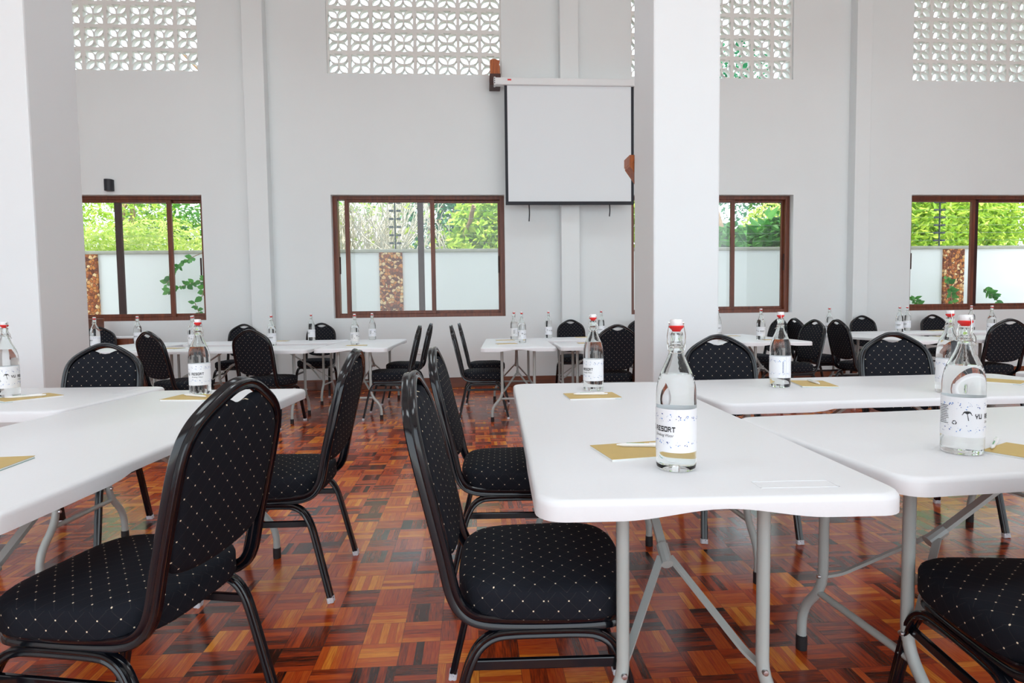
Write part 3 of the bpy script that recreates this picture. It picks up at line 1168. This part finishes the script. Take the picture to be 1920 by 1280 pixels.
def make_bottle(label):
    root = thing('water_bottle', label, 'bottle', group='swing-top water bottles')
    prof = [(0, 0.004), (0.020, 0.0035), (0.030, 0.0015), (0.036, 0.0), (0.0405, 0.0015), (0.043, 0.006), (0.0440, 0.013), (0.0441, 0.035), (0.0441, 0.150), (0.0438, 0.168),
            (0.0425, 0.184), (0.0395, 0.200), (0.0350, 0.214), (0.0290, 0.228), (0.0232, 0.241), (0.0185, 0.253), (0.0155, 0.264), (0.0142, 0.271), (0.0150, 0.2725),
            (0.0158, 0.275), (0.0150, 0.2775), (0.0133, 0.279), (0.0131, 0.288), (0.0138, 0.291), (0.0146, 0.294), (0.0146, 0.303), (0.0136, 0.3065), (0.0115, 0.3075),
            (0.0092, 0.3065), (0.0092, 0.294), (0.0104, 0.283), (0.0112, 0.272), (0.0128, 0.263), (0.0158, 0.252), (0.0206, 0.2395), (0.0264, 0.227), (0.0322, 0.2135), (0, 0.2132)]
    MB().lathe(prof, 48).build('glass_body', M['glass'], root, smooth=60)
    label_mesh().build('paper_label', [M['paper'], M['ink'], M['blue'], M['navy']], root, smooth=30, fix=False)
    MB().lathe([(0, 0.3075), (0.0085, 0.3075), (0.0105, 0.311), (0.0150, 0.3155), (0.0158, 0.3185), (0.0150, 0.3205), (0, 0.3205)], 24).build('gasket', M['red'], root)
    MB().lathe([(0, 0.3205), (0.0132, 0.3205), (0.0142, 0.323), (0.0142, 0.331), (0.0132, 0.3345), (0, 0.335)], 24).build('stopper', M['ceramic'], root)
    b = MB()
    ring = [(0.0160 * math.cos(2 * PI * i / 24), 0.0160 * math.sin(2 * PI * i / 24), 0.2735) for i in range(25)]
    b.tube(ring, 0.0010, 6)
    for s in (-1, 1):
        b.tube(smooth_path([(0.002, 0.0165 * s, 0.274), (-0.004, 0.0180 * s, 0.283), (-0.003, 0.0195 * s, 0.297), (0.000, 0.0172 * s, 0.314), (0.0, 0.0148 * s, 0.3265)], 4), 0.0010, 6)
        b.tube(smooth_path([(0.002, 0.0165 * s, 0.274), (0.012, 0.0175 * s, 0.267), (0.019, 0.0130 * s, 0.262)], 4), 0.0010, 6)
        b.tube(smooth_path([(0.012, 0.0175 * s, 0.267), (0.010, 0.0190 * s, 0.280), (0.004, 0.0190 * s, 0.290)], 4), 0.0010, 6)
        b.lathe([(0, -.002), (0.003, -.002), (0.003, .002), (0, .002)], 8)
        k = 8 * 2 + 2
        b.v[-k:] = [(q[0], 0.0148 * s + q[2], 0.3265 + q[1]) for q in b.v[-k:]]
    b.tube(smooth_path([(0.019, -0.0130, 0.262), (0.0225, -0.006, 0.2605), (0.0225, 0.006, 0.2605), (0.019, 0.0130, 0.262)], 4), 0.0010, 6)
    b.build('wire_bail', M['wire'], root, smooth=50)
    return root


BOTTLES = [
    # x, y, label u that faces the camera, label
    (0.450, 1.283, 0.000, 'nearest clear swing-top water bottle, on the right foreground table'),
    (0.525, 2.565, 0.000, 'clear water bottle at the far end of the right foreground table, left of the pillar'),
    (1.362, 2.535, 0.064, 'clear water bottle on the crosswise table just right of the pillar'),
    (1.183, 1.345, -0.103, 'large clear water bottle with palm logo at the right edge'),
    (1.930, 2.270, 0.058, 'clear water bottle half hidden behind the large one at the right edge'),
    (-2.060, 2.730, -0.092, 'clear water bottle at the left edge in front of the left pillar'),
    (-1.222, 2.700, -0.018, 'clear water bottle on the left foreground table above the large chair'),
    (-2.140, 6.400, -0.015, 'clear water bottle right of the rear-view chair in front of the first pilaster'),
    (-2.030, 7.530, 0.02, 'clear water bottle in front of the wall chair left of the centre window'),
    (-1.258, 6.340, -0.115, 'clear water bottle on the back left end table, left of its two'),
    (-1.268, 7.480, -0.125, 'clear water bottle on the back left end table, right of its two'),
    (0.475, 6.920, -0.150, 'clear water bottle on the table below the screen, left of two close together'),
    (0.511, 6.240, -0.100, 'clear water bottle on the table below the screen, right of two close together'),
    (0.920, 7.200, -0.080, 'clear water bottle left of the chair below the projection screen'),
    (1.595, 7.290, -0.020, 'clear water bottle peeking over the rear-view dotted chair left of the pillar'),
    (3.065, 6.110, -0.045, 'clear water bottle on the rounded table right of the pillar'),
    (3.045, 7.180, -0.045, 'clear water bottle almost hidden by the right edge of the pillar'),
    (4.520, 7.220, 0.000, 'clear water bottle left of the right pilaster'),
    (5.540, 7.330, -0.015, 'clear water bottle left of the rightmost window, left of two close together'),
    (5.850, 7.600, 0.000, 'clear water bottle left of the rightmost window, right of two close together'),
    (6.720, 7.550, 0.060, 'clear water bottle under the rightmost window just behind the large bottle'),
    (5.760, 6.200, -0.060, 'clear water bottle left of the rear-view chair at the right edge'),
    (-2.955, 6.400, -0.060, 'clear water bottle under the right end of the leftmost window'),
    (-3.440, 7.480, 0.000, 'clear water bottle whose cap shows above the left foreground bottle'),
    (-4.010, 7.320, 0.000, 'clear water bottle behind the chair turned right under the leftmost window'),
    (-3.900, 6.340, 0.020, 'clear water bottle touching the edge of the left pillar'),
]
proto = None
for x, y, u, lab in BOTTLES:
    if proto is None:
        proto = c = make_bottle(lab)
    else:
        c = copy_tree(proto)
        c['label'] = lab
    c.location = (x, y, TZ)
    c.rotation_euler = (0, 0, math.atan2(-y, -x) - u / LR)


# ------------------------------------------------------------------ notebooks and pens
def make_notebook(label):
    root = thing('notebook', label, 'notebook', group='gold notebooks')
    MB().box(-0.074, 0.074, -0.104, 0.104, 0.0, 0.0052).build('page_block', M['pages'], root, smooth=0)
    b = MB().box(-0.075, 0.075, -0.105, 0.105, 0.0052, 0.0062)
    b.build('cover', M['kraft'], root, smooth=0)
    MB().box(-0.075, 0.075, -0.105, -0.078, 0.0, 0.0008, 0).build('back_cover_strip', M['teal'], root, smooth=0)
    return root


def make_pen(label):
    root = thing('ballpoint_pen', label, 'pen', group='white ballpoint pens')
    b = MB().lathe([(0, 0), (0.0015, 0), (0.0045, 0.016), (0.005, 0.03), (0.005, 0.125), (0, 0.125)], 12)
    b.v = [(x, z - 0.07, y + 0.005) for x, y, z in b.v]
    b.build('barrel', M['pen'], root)
    b = MB().lathe([(0, 0), (0.0036, 0), (0.0036, 0.012), (0.003, 0.014), (0, 0.014)], 10)
    b.v = [(x, z + 0.055, y + 0.005) for x, y, z in b.v]
    b.build('push_button', M['pen'], root)
    MB().box(-0.002, 0.002, 0.012, 0.056, 0.0095, 0.0115).build('clip', M['pen'], root, smooth=0)
    MB().box(-0.0012, 0.0012, -0.045, 0.0, 0.0096, 0.0102).build('green_print', M['green'], root, smooth=0)
    return root


NOTES = [
    (0.412, 1.440, 90 + 9, 'gold notebook behind the nearest bottle on the right foreground table'),
    (0.478, 2.368, 90 + 2, 'gold notebook in front of the far bottle on the right foreground table'),
    (1.545, 2.585, -14, 'gold notebook right of the bottle on the crosswise table by the pillar'),
    (1.338, 1.276, 28, 'gold notebook at the right edge beside the large bottle'),
    (2.400, 2.555, 35, 'gold notebook behind the large bottle at the right edge'),
    (-1.945, 2.685, -35, 'gold notebook beside the bottle at the left edge'),
    (-1.190, 2.575, 82, 'gold notebook under the pen on the left foreground table'),
    (-1.215, 1.470, 94, 'gold notebook cut off by the left edge of the photo'),
    (-2.36, 6.30, 70, 'gold notebook right of the rear-view chair on the back left tables'),
    (-2.40, 7.45, 90, 'gold notebook left of the wall chair on the back left table'),
    (-1.22, 6.22, 95, 'gold notebook under the bottle on the back left end table'),
    (0.34, 6.10, 100, 'gold notebook on the table below the screen, nearer of its two'),
    (0.36, 6.80, 95, 'gold notebook on the table below the screen, farther of its two'),
    (1.36, 7.20, 90, 'gold notebook in front of the chair below the projection screen'),
    (1.17, 5.98, 90, 'gold notebook left of the rear-view dotted chair by the pillar'),
    (3.16, 6.02, 80, 'gold notebook beside the bottle on the table right of the pillar'),
    (3.10, 6.95, 85, 'gold notebook on the table right of the pillar, touching the pillar edge in view'),
    (6.20, 7.50, 90, 'gold notebook under the rightmost window left of the large bottle'),
    (5.15, 6.10, 90, 'gold notebook left of the overlapping bottles on the nearer back right table'),
    (-3.10, 6.25, 75, 'gold notebook on the back left table under the leftmost window'),
]
proto = None
for x, y, a, lab in NOTES:
    if proto is None:
        proto = c = make_notebook(lab)
    else:
        c = copy_tree(proto)
        c['label'] = lab
    c.location = (x, y, TZ)
    c.rotation_euler = (0, 0, R(a))
PENS = [
    (0.430, 1.462, -100, 'white pen on the gold notebook behind the nearest bottle'),
    (0.475, 2.375, -95, 'white pen on the gold notebook in front of the far bottle by the pillar'),
    (1.555, 2.600, 170, 'white pen pointing towards us on the notebook right of the pillar'),
    (1.300, 1.380, -47, 'white pen beside the large bottle at the right edge'),
    (-1.945, 2.675, -62, 'white pen on the notebook at the left edge'),
    (-1.190, 2.580, 60, 'white pen on the notebook above the large left chair'),
]
proto = None
for x, y, a, lab in PENS:
    if proto is None:
        proto = c = make_pen(lab)
    else:
        c = copy_tree(proto)
        c['label'] = lab
    c.location = (x, y, TZ + 0.0062)
    c.rotation_euler = (0, 0, R(a))

# ------------------------------------------------------------------ things on the wall
YS = 8.07
root = thing('projection_screen', 'large white pull-down projection screen with black borders hanging on the wall', 'projection screen', (1.346, YS, 0))
cx = 1.346
b = MB().box(0.335 - cx, 2.36 - cx, -0.04, 0.055, 4.100, 4.195)
b.build('case', M['case'], root, bevel=0.012, smooth=0)
for s in (-1, 1):
    e = MB().box((1.012 * s) - 0.012, (1.012 * s) + 0.012, -0.044, 0.058, 4.094, 4.200)
    ec = e.build('end_cap', M['case'], root, bevel=0.006, smooth=0)
    e = MB()
    for k in range(3):
        e.box(1.012 * s - 0.006, 1.012 * s + 0.004, -0.047, -0.043, 4.113 + k * 0.028, 4.127 + k * 0.028)
    e.build('vent_slot', M['black'], ec, smooth=0)
MB().box(0.505 - cx, 0.555 - cx, -0.0425, -0.039, 4.152, 4.172).build('red_badge', M['red'], root, smooth=0)
MB().box(0.500 - cx, 2.190 - cx, -0.003, 0.003, 2.560, 4.100).build('fabric', M['screen'], root, smooth=0)
for x0, x1 in ((0.462, 0.500), (2.190, 2.228)):
    MB().box(x0 - cx, x1 - cx, -0.003, 0.003, 2.560, 4.100).build('border', M['black'], root, smooth=0)
MB().box(0.462 - cx, 2.228 - cx, -0.014, 0.014, 2.515, 2.560).build('bottom_bar', M['black'], root, bevel=0.005, smooth=0)
for x, L in ((0.78, 0.225), (1.89, 0.16)):
    cp = MB().tube(smooth_path([(x - cx, 0, 2.518), (x - cx + .004, 0, 2.518 - L * .5), (x - cx - .002, 0.002, 2.518 - L)], 5), 0.008, 8)
    cp.build('pull_cord', M['black'], root)

root = thing('wall_sconce', 'orange brown wooden wall bracket at the left end of the screen case', 'wall bracket', (0.345, YW, 4.13))
b = MB()
pts = [(-0.068, 0.15), (0.068, 0.15), (0.068, 0.26), (0.058, 0.295), (0.068, 0.34), (0.03, 0.352), (0.0, 0.362), (-0.062, 0.352), (-0.068, 0.31), (-0.062, 0.26)]
n = len(pts)
b.add([(x, -0.20, z) for x, z in pts] + [(x, 0.0, z) for x, z in pts],
      [tuple(range(n)), tuple(range(2 * n - 1, n - 1, -1))] + [(i, n + i, n + (i + 1) % n, (i + 1) % n) for i in range(n)])
b.build('carved_block', M['orange_wood'], root, bevel=0.006, smooth=0)
MB().box(-0.075, 0.075, -0.245, 0.0, 0.0, 0.15).build('lower_block', M['dark_wood'], root, bevel=0.006, smooth=0)

root = thing('wood_wedge', 'small orange brown wooden wedge at the left edge of the right pillar', 'wall bracket', (1.135, 4.15, 2.0))
b = MB()
pts = [(-0.012, 0.103), (-0.012, 0.178), (0.12, 0.178), (0.12, -0.04), (0.090, -0.04)]
n = len(pts)
b.add([(x, 0.02, z) for x, z in pts] + [(x, 0.16, z) for x, z in pts],
      [tuple(range(n)), tuple(range(2 * n - 1, n - 1, -1))] + [(i, n + i, n + (i + 1) % n, (i + 1) % n) for i in range(n)])
b.build('wedge_body', M['orange_wood'], root, bevel=0.004, smooth=0)
MB().add([(-0.014, 0.016, 0.180), (-0.014, 0.016, 0.118), (0.018, 0.016, 0.138), (0.04, 0.016, 0.180),
          (-0.014, 0.17, 0.180), (-0.014, 0.17, 0.118), (0.018, 0.17, 0.138), (0.04, 0.17, 0.180)],
         [(0, 1, 2, 3), (7, 6, 5, 4), (0, 4, 5, 1), (1, 5, 6, 2), (2, 6, 7, 3), (3, 7, 4, 0)]).build('top_block', M['orange_wood'], root, smooth=0)
MB().box(0.02, 0.11, 0.0, 0.03, 0.0, 0.14).build('mounting_plate', M['dark_wood'], root, smooth=0)

root = thing('wall_lamp', 'small black wall lamp above the leftmost window', 'wall lamp', (-4.853, YW, 2.755))
b = MB()
sec = [(-0.052, 0.0), (-0.052, -0.05), (-0.04, -0.07), (-0.015, -0.082), (0.015, -0.082), (0.04, -0.07), (0.052, -0.05), (0.052, 0.0)]
n = len(sec)
b.add([(x, y, 0) for x, y in sec] + [(x, y, 0.15) for x, y in sec],
      [tuple(range(n - 1, -1, -1)), tuple(range(n, 2 * n))] + [(i, (i + 1) % n, n + (i + 1) % n, n + i) for i in range(n)])
b.build('housing', M['lampblack'], root, smooth=40)
MB().box(-0.035, 0.035, -0.062, -0.012, -0.004, 0.002).build('lens', M['dark_wood'], root, smooth=0)

for x, z, lab in ((-0.78, 0.527, 'white wall socket between the chair pairs on the left of the aisle'),
                  (6.87, 0.55, 'white wall socket under the rightmost window')):
    root = thing('wall_socket', lab, 'socket', (x, YW, z))
    MB().box(-0.043, 0.043, -0.012, 0, -0.043, 0.043).build('face_plate', M['socket'], root, bevel=0.004, smooth=0)
    for dx, dz, w, h_ in ((0, 0.018, 0.004, 0.009), (-0.012, -0.008, 0.008, 0.004), (0.012, -0.008, 0.008, 0.004)):
        MB().box(dx - w / 2, dx + w / 2, -0.0125, -0.0115, dz - h_ / 2, dz + h_ / 2).build('pin_hole', M['black'], root, smooth=0)

# brown wooden counter under the leftmost window
root = thing('wooden_counter', 'brown wooden counter with a tall side panel under the leftmost window', 'counter', (-5.0, 8.0, 0))
MB().box(0.02, 0.13, -0.22, 0.12, 0.0, 1.045).build('tall_panel', M['brown_wood'], root, bevel=0.006, smooth=0)
MB().box(0.13, 0.66, -0.20, 0.10, 0.705, 0.79).build('apron', M['brown_wood'], root, bevel=0.006, smooth=0)
MB().box(0.131, 0.67, -0.21, 0.11, 0.79, 0.812).build('pale_top', M['socket'], root, bevel=0.004, smooth=0)
MB().box(0.58, 0.655, -0.19, 0.09, 0.0, 0.705).build('side_panel', M['brown_wood'], root, bevel=0.006, smooth=0)
MB().box(0.131, 0.58, 0.06, 0.09, 0.0, 0.705).build('back_panel', M['brown_wood'], root, smooth=0)

# ------------------------------------------------------------------ the garden
YG = 10.75
o = MB().box(-40, 45, YW + TH, 60, -0.3, -0.02).build('garden_ground', M['ground'], smooth=0)
tag(o, 'ground of the garden behind the windows', 'ground', kind='structure')
o = MB().box(-40, 45, -40, YB, -0.3, -0.02).build('terrace_ground', M['paving'], smooth=0)
tag(o, 'pale paving outside the open side', 'ground', kind='structure')
o = MB().box(-16, 20, YG, YG + 0.18, -0.02, 2.14).build('garden_wall', M['gwall'], smooth=0)
tag(o, 'white garden wall seen through the windows', 'garden wall', kind='structure')
o = MB().box(-16, 20, YG - 0.05, YG + 0.23, 2.14, 2.20).build('garden_wall_coping', M['cap'], bevel=0.015, smooth=0)
tag(o, 'weathered coping on top of the garden wall', 'coping', kind='structure')
for x, lab in ((-6.70, 'reddish rubble stone pier seen through the leftmost window'), (-1.46, 'reddish rubble stone pier seen through the centre window'),
               (3.76, 'rubble stone pier of the garden wall hidden behind the right pillar'), (9.16, 'reddish rubble stone pier seen through the rightmost window')):
    if abs(x - 3.76) < .1:
        continue
    o = MB().box(x - 0.205, x + 0.205, YG - 0.04, YG, -0.02, 2.14).build('stone_pier', M['stone'], smooth=0)
    tag(o, lab, 'stone pier', kind='structure')

# electric fence
for x, lab in ((-1.385, 'dark electric fence post with insulators seen through the centre window'),
               (8.95, 'dark electric fence post with insulators seen through the rightmost window')):
    root = thing('fence_post', lab, 'fence post', (x, YG + 0.09, 2.20))
    MB().tube([(0, 0, 0), (0, 0, 1.25)], 0.014, 8).build('post', M['fence'], root)
    for k in range(8):
        b = MB()
        for s in (-1, 1):
            b.box(0.03 * s + (0.0 if s > 0 else -0.075), 0.03 * s + (0.075 if s > 0 else 0.0), -0.02, 0.02, 0.10 + k * 0.145, 0.135 + k * 0.145)
        b.box(-0.03, 0.03, -0.008, 0.008, 0.112 + k * 0.145, 0.122 + k * 0.145)
        b.build('insulator', M['fence'], root, smooth=0)
for k in range(8):
    o = MB().tube([(-12, YG + 0.07, 2.318 + k * 0.145), (16, YG + 0.07, 2.318 + k * 0.145)], 0.0014, 5).build('fence_wire', M['fwire'])
    tag(o, 'thin electric fence wire, %s' % ('lowest one just above the wall coping', 'second one above the wall coping', 'third one above the wall coping', 'fourth one above the wall coping',
        'fifth one above the wall coping', 'third one from the top', 'second one from the top', 'topmost one')[k], 'wire', 'electric fence wires over the garden wall')


def leaf_cloud(seed, clumps, n, size, aspect=0.45, flat=0.6):
    """clumps: (x, y, z, rx, ry, rz)"""
    rnd = random.Random(seed)
    vs, fs = [], []
    vol = [c[3] * c[4] * c[5] for c in clumps]
    tot = sum(vol)
    for c, w in zip(clumps, vol):
        for _ in range(int(n * w / tot)):
            while True:
                p = Vector((rnd.uniform(-1, 1), rnd.uniform(-1, 1), rnd.uniform(-1, 1)))
                if 0.15 < p.length < 1:
                    break
            p = p * (p.length ** -0.25)
            p = Vector((c[0] + p.x * c[3], c[1] + p.y * c[4], c[2] + p.z * c[5]))
            d = Vector((rnd.gauss(0, 1), rnd.gauss(0, 1), rnd.gauss(0, 0.7) - 0.4)).normalized()
            s = d.cross(Vector((rnd.gauss(0, 1), rnd.gauss(0, 1), rnd.gauss(0, 1) + flat))).normalized()
            L = size * rnd.uniform(0.6, 1.3)
            wd = L * aspect
            nn = d.cross(s) * wd * 0.25
            k = len(vs)
            vs += [tuple(p), tuple(p + d * L * .45 + s * wd * .5 + nn), tuple(p + d * L), tuple(p + d * L * .45 - s * wd * .5 + nn)]
            fs += [(k, k + 1, k + 2), (k, k + 2, k + 3)]
    return MB().add(vs, fs)


def branch(b, rnd, p, d, L, r, depth, spread=0.5, up=0.25, mi=0):
    pts, q = [p], p
    for i in range(4):
        d = (d + Vector((rnd.gauss(0, .13), rnd.gauss(0, .13), rnd.gauss(0, .1) + up * .15))).normalized()
        q = q + d * L / 4
        pts.append(q)
    b.tube(pts, r, 6, mi, scale=[1, .92, .84, .77, .70])
    if depth:
        for _ in range(rnd.choice((2, 3))):
            nd = (d + Vector((rnd.gauss(0, spread), rnd.gauss(0, spread), rnd.gauss(0, spread) * .6 + up))).normalized()
            branch(b, rnd, q, nd, L * rnd.uniform(.62, .85), r * .68, depth - 1, spread, up, mi)


def tree(label, x, y, h, lean, r, clumps, n, size, lm, bark='bark', seed=1, aspect=0.45, kind='leafy_tree', stems=1, depth=2):
    root = thing(kind, label, 'tree', (x, y, -0.02), 0, 'trees beyond the garden wall')
    rnd = random.Random(seed)
    b = MB()
    for k in range(stems):
        p0 = Vector((rnd.uniform(-.3, .3) * (stems > 1), rnd.uniform(-.3, .3) * (stems > 1), 0))
        d = Vector((lean[0] + rnd.gauss(0, .12) * (stems > 1), lean[1], 1)).normalized()
        branch(b, rnd, p0, d, h, r, depth)
    b.build('trunk', M[bark], root, smooth=60)
    if n:
        leaf_cloud(seed + 50, clumps, n, size, aspect).build('foliage', M[lm], root, smooth=0, fix=False)
    return root


tree('bright feathery green tree filling the left part of the leftmost window', -8.4, 13.2, 2.2, (0, 0), 0.10, [(0, 0, 2.7, 2.2, 1.2, 1.6), (-1.2, .6, 3.8, 1.4, 1.0, 1.2), (1.6, -.2, 2.0, 1.2, .8, .9)], 9000, 0.16, 'leaf_bright', seed=3, aspect=0.28)
tree('low pale green shrubbery behind the coping in the leftmost window', -6.3, 12.2, 0.9, (0, 0), 0.05, [(0, 0, 2.35, 1.7, .8, .65), (1.6, .3, 2.25, 1.3, .7, .55), (-1.5, 0, 2.3, 1.2, .7, .6)], 6500, 0.13, 'leaf_pale', seed=4, stems=3, aspect=0.3)
tree('darker green tree in the middle of the leftmost window with a pale trunk', -7.4, 15.0, 3.0, (.02, 0), 0.11, [(0.4, 0, 3.7, 1.4, 1.0, 1.0), (1.6, .3, 4.2, 1.0, .8, .55), (0.2, .2, 2.9, 1.3, .8, .8)], 3000, 0.17, 'leaf_mid', 'pale_bark', seed=5)
tree('loose dark green tree against the sky at the right of the leftmost window', -5.6, 16.5, 3.6, (.05, 0), 0.09, [(0, 0, 4.9, 1.3, .8, .8), (.9, 0, 4.2, .6, .5, .4)], 900, 0.18, 'leaf_dark', seed=6)


# bare pale branching trees
def bare_tree(label, x, y, seed, h=1.5, n=5, leaf=200):
    root = thing('bare_tree', label, 'tree', (x, y, -0.02), 0, 'trees beyond the garden wall')
    rnd = random.Random(seed)
    b = MB()
    for k in range(n):
        d = Vector((rnd.gauss(0, .22), rnd.gauss(0, .2), 1)).normalized()
        branch(b, rnd, Vector((rnd.uniform(-.75, .75), rnd.uniform(-.3, .3), 0.4)), d, h * rnd.uniform(.75, 1.1), 0.034, 4, .36, .22)
    b.build('branches', M['pale_bark'], root, smooth=60)
    leaf_cloud(seed, [(0, 0, 2.9, 1.1, .6, 1.0)], leaf, 0.17, .4).build('foliage', M['leaf_bright'], root, smooth=0, fix=False)


bare_tree('dense bare pale-branched tree in the left part of the centre window', -2.6, 13.0, 11, 1.15, 24, 260)
bare_tree('bare pale-branched tree just right of the fence post in the centre window', -1.0, 13.1, 12, 1.0, 9, 160)
tree('bright sunlit green tree filling the right half of the centre window', 0.75, 13.0, 1.9, (-.05, 0), 0.09, [(0.2, 0, 2.95, 1.35, .9, 1.0), (-.6, -.3, 2.5, .8, .6, .6), (1.3, 0, 3.6, 1.1, .8, .9)], 6500, 0.21, 'leaf_bright', seed=13, aspect=.5)
tree('deep green tree behind the bare branches in the centre window', -0.7, 15.5, 2.6, (0, 0), 0.12, [(0, 0, 3.4, 1.2, 1, 1.5), (-1.3, 0, 4.4, 1.0, .7, .5), (.9, 0, 2.8, 1.0, .8, 1.0)], 4200, 0.2, 'leaf_dark', seed=14)
tree('thin green tree against the sky behind the bare branches, centre window', -3.3, 16.0, 3.6, (0, 0), 0.08, [(0, 0, 4.3, 1.3, .9, .9), (-.2, 0, 5.9, 1.3, .9, .9)], 1500, 0.17, 'leaf_mid', seed=15)
tree('green tree between the screen and the pillar, seen past the pillar edge', 3.0, 13.5, 2.2, (0, 0), 0.10, [(0, 0, 3.0, 1.2, .9, 1.3)], 3500, 0.2, 'leaf_bright', seed=16)
tree('thick leaning brown trunk in the window right of the pillar', 6.50, 13.0, 5.0, (-.29, 0), 0.17, [(-1.3, 0, 6.2, 1.6, 1, .8)], 700, 0.2, 'leaf_dark', seed=17, depth=1)
tree('broad-leaved deep green shrub behind the coping in the window right of the pillar', 6.2, 12.2, 0.9, (0, 0), 0.05, [(-.6, .2, 2.35, .7, .5, .55), (.6, 0, 2.55, .9, .5, .60), (1.7, 0, 2.35, .8, .5, .55)], 1500, 0.34, 'leaf_vine', seed=18, stems=3, aspect=.45)
tree('pale yellow-green tree at the right of the window next to the pillar', 7.75, 15.0, 2.4, (0, 0), 0.07, [(0, 0, 3.2, .75, .7, .6), (-.5, 0, 2.9, .5, .5, .4)], 1000, 0.16, 'leaf_pale', seed=19)
tree('dark blue-green tree against the sky in the window next to the pillar', 6.6, 17.0, 3.8, (0, 0), 0.08, [(0, 0, 5.0, 1.6, .9, .55), (-1.0, 0, 4.5, .9, .6, .45), (1.5, 0, 4.5, .7, .5, .6), (.6, .4, 7.6, 1.5, .9, .7), (.4, 0, 3.9, 1.3, .6, .5)], 2200, 0.17, 'leaf_dark', seed=20)
tree('sunlit bright green tree in the left of the rightmost window', 9.6, 13.2, 2.0, (0, 0), 0.10, [(0, 0, 2.9, 1.5, .9, 1.3), (-1.0, -.3, 2.4, .9, .6, .8), (1.2, .3, 3.2, 1.2, .8, 1.2)], 8000, 0.19, 'leaf_bright', seed=21)
tree('green tree with pale stem at the right of the rightmost window', 11.9, 14.2, 2.4, (.05, 0), 0.10, [(0, 0, 3.0, 1.6, 1, 1.4), (1.2, 0, 3.4, 1.2, .8, 1.1)], 7000, 0.19, 'leaf_bright', 'pale_bark', seed=22)
tree('darker green tree deep behind the sunlit ones in the rightmost window', 11.0, 16.5, 3.0, (0, 0), 0.12, [(0, 0, 3.8, 3.0, 1, 1.6), (-1.6, 0, 4.6, 1.6, .9, 1.0)], 4500, 0.22, 'leaf_mid', seed=23)


# climbers in front of the garden wall
def climber(label, x, runs, seed, size=0.125):
    root = thing('climbing_plant', label, 'plant', (x, YG - 0.30, -0.02), 0, 'climbers on the garden wall')
    rnd = random.Random(seed)
    b, vs, fs = MB(), [], []
    for run in runs:
        pts = smooth_path([(q[0] - x, rnd.uniform(-.05, .05), q[1]) for q in run], 6)
        b.tube(pts, 0.007, 6)
        for k, p in enumerate(pts):
            if k < 3:
                continue
            for s in (-1, 1):
                if rnd.random() < 0.22:
                    continue
                d = Vector((s * rnd.uniform(.3, 1), -rnd.uniform(0.1, .6), rnd.uniform(-.9, .5))).normalized()
                sd = d.cross(Vector((rnd.gauss(0, .3), -1, rnd.gauss(0, .3)))).normalized()
                L = size * rnd.uniform(.7, 1.2)
                i0 = len(vs)
                for t, w in ((0, 0), (.2, .26), (.45, .34), (.75, .2), (1, 0)):
                    for sg in ((1, -1) if w else (1,)):
                        vs.append(tuple(p + d * L * t + sd * sg * w * L))
                fs += [(i0, i0 + 1, i0 + 2), (i0 + 1, i0 + 3, i0 + 4, i0 + 2), (i0 + 3, i0 + 5, i0 + 6, i0 + 4), (i0 + 5, i0 + 7, i0 + 6)]
    b.build('stem', M['bark'], root, smooth=60)
    MB().add(vs, fs).build('foliage', M['leaf_vine'], root, smooth=0, fix=False)


climber('hanging green climber at the right edge of the leftmost window', -4.6, [[(-4.55, 2.16), (-4.85, 2.02), (-5.1, 1.82), (-5.22, 1.62)], [(-4.3, 1.85), (-4.65, 1.68), (-4.95, 1.58), (-5.2, 1.5)], [(-4.35, 1.9), (-4.55, 1.7), (-4.62, 1.4)]], 31)
climber('young climber low at the right edge of the leftmost window', -4.75, [[(-4.70, 0.0), (-4.68, 0.9), (-4.78, 1.3)]], 36, 0.11)
climber('dark green climber left of the stone pier in the rightmost window', 8.8, [[(8.9, 0.0), (8.9, 1.0), (8.86, 1.35), (8.83, 1.62)], [(8.55, 0.3), (8.4, 0.95), (8.25, 1.15), (8.1, 1.28)]], 32)
climber('dark green climber right of the stone pier in the rightmost window', 10.1, [[(9.9, 0.2), (9.85, 1.05), (9.72, 1.28), (9.58, 1.38)], [(10.0, 0.2), (10.1, 0.95), (10.4, 1.15), (10.75, 1.38)]], 34)
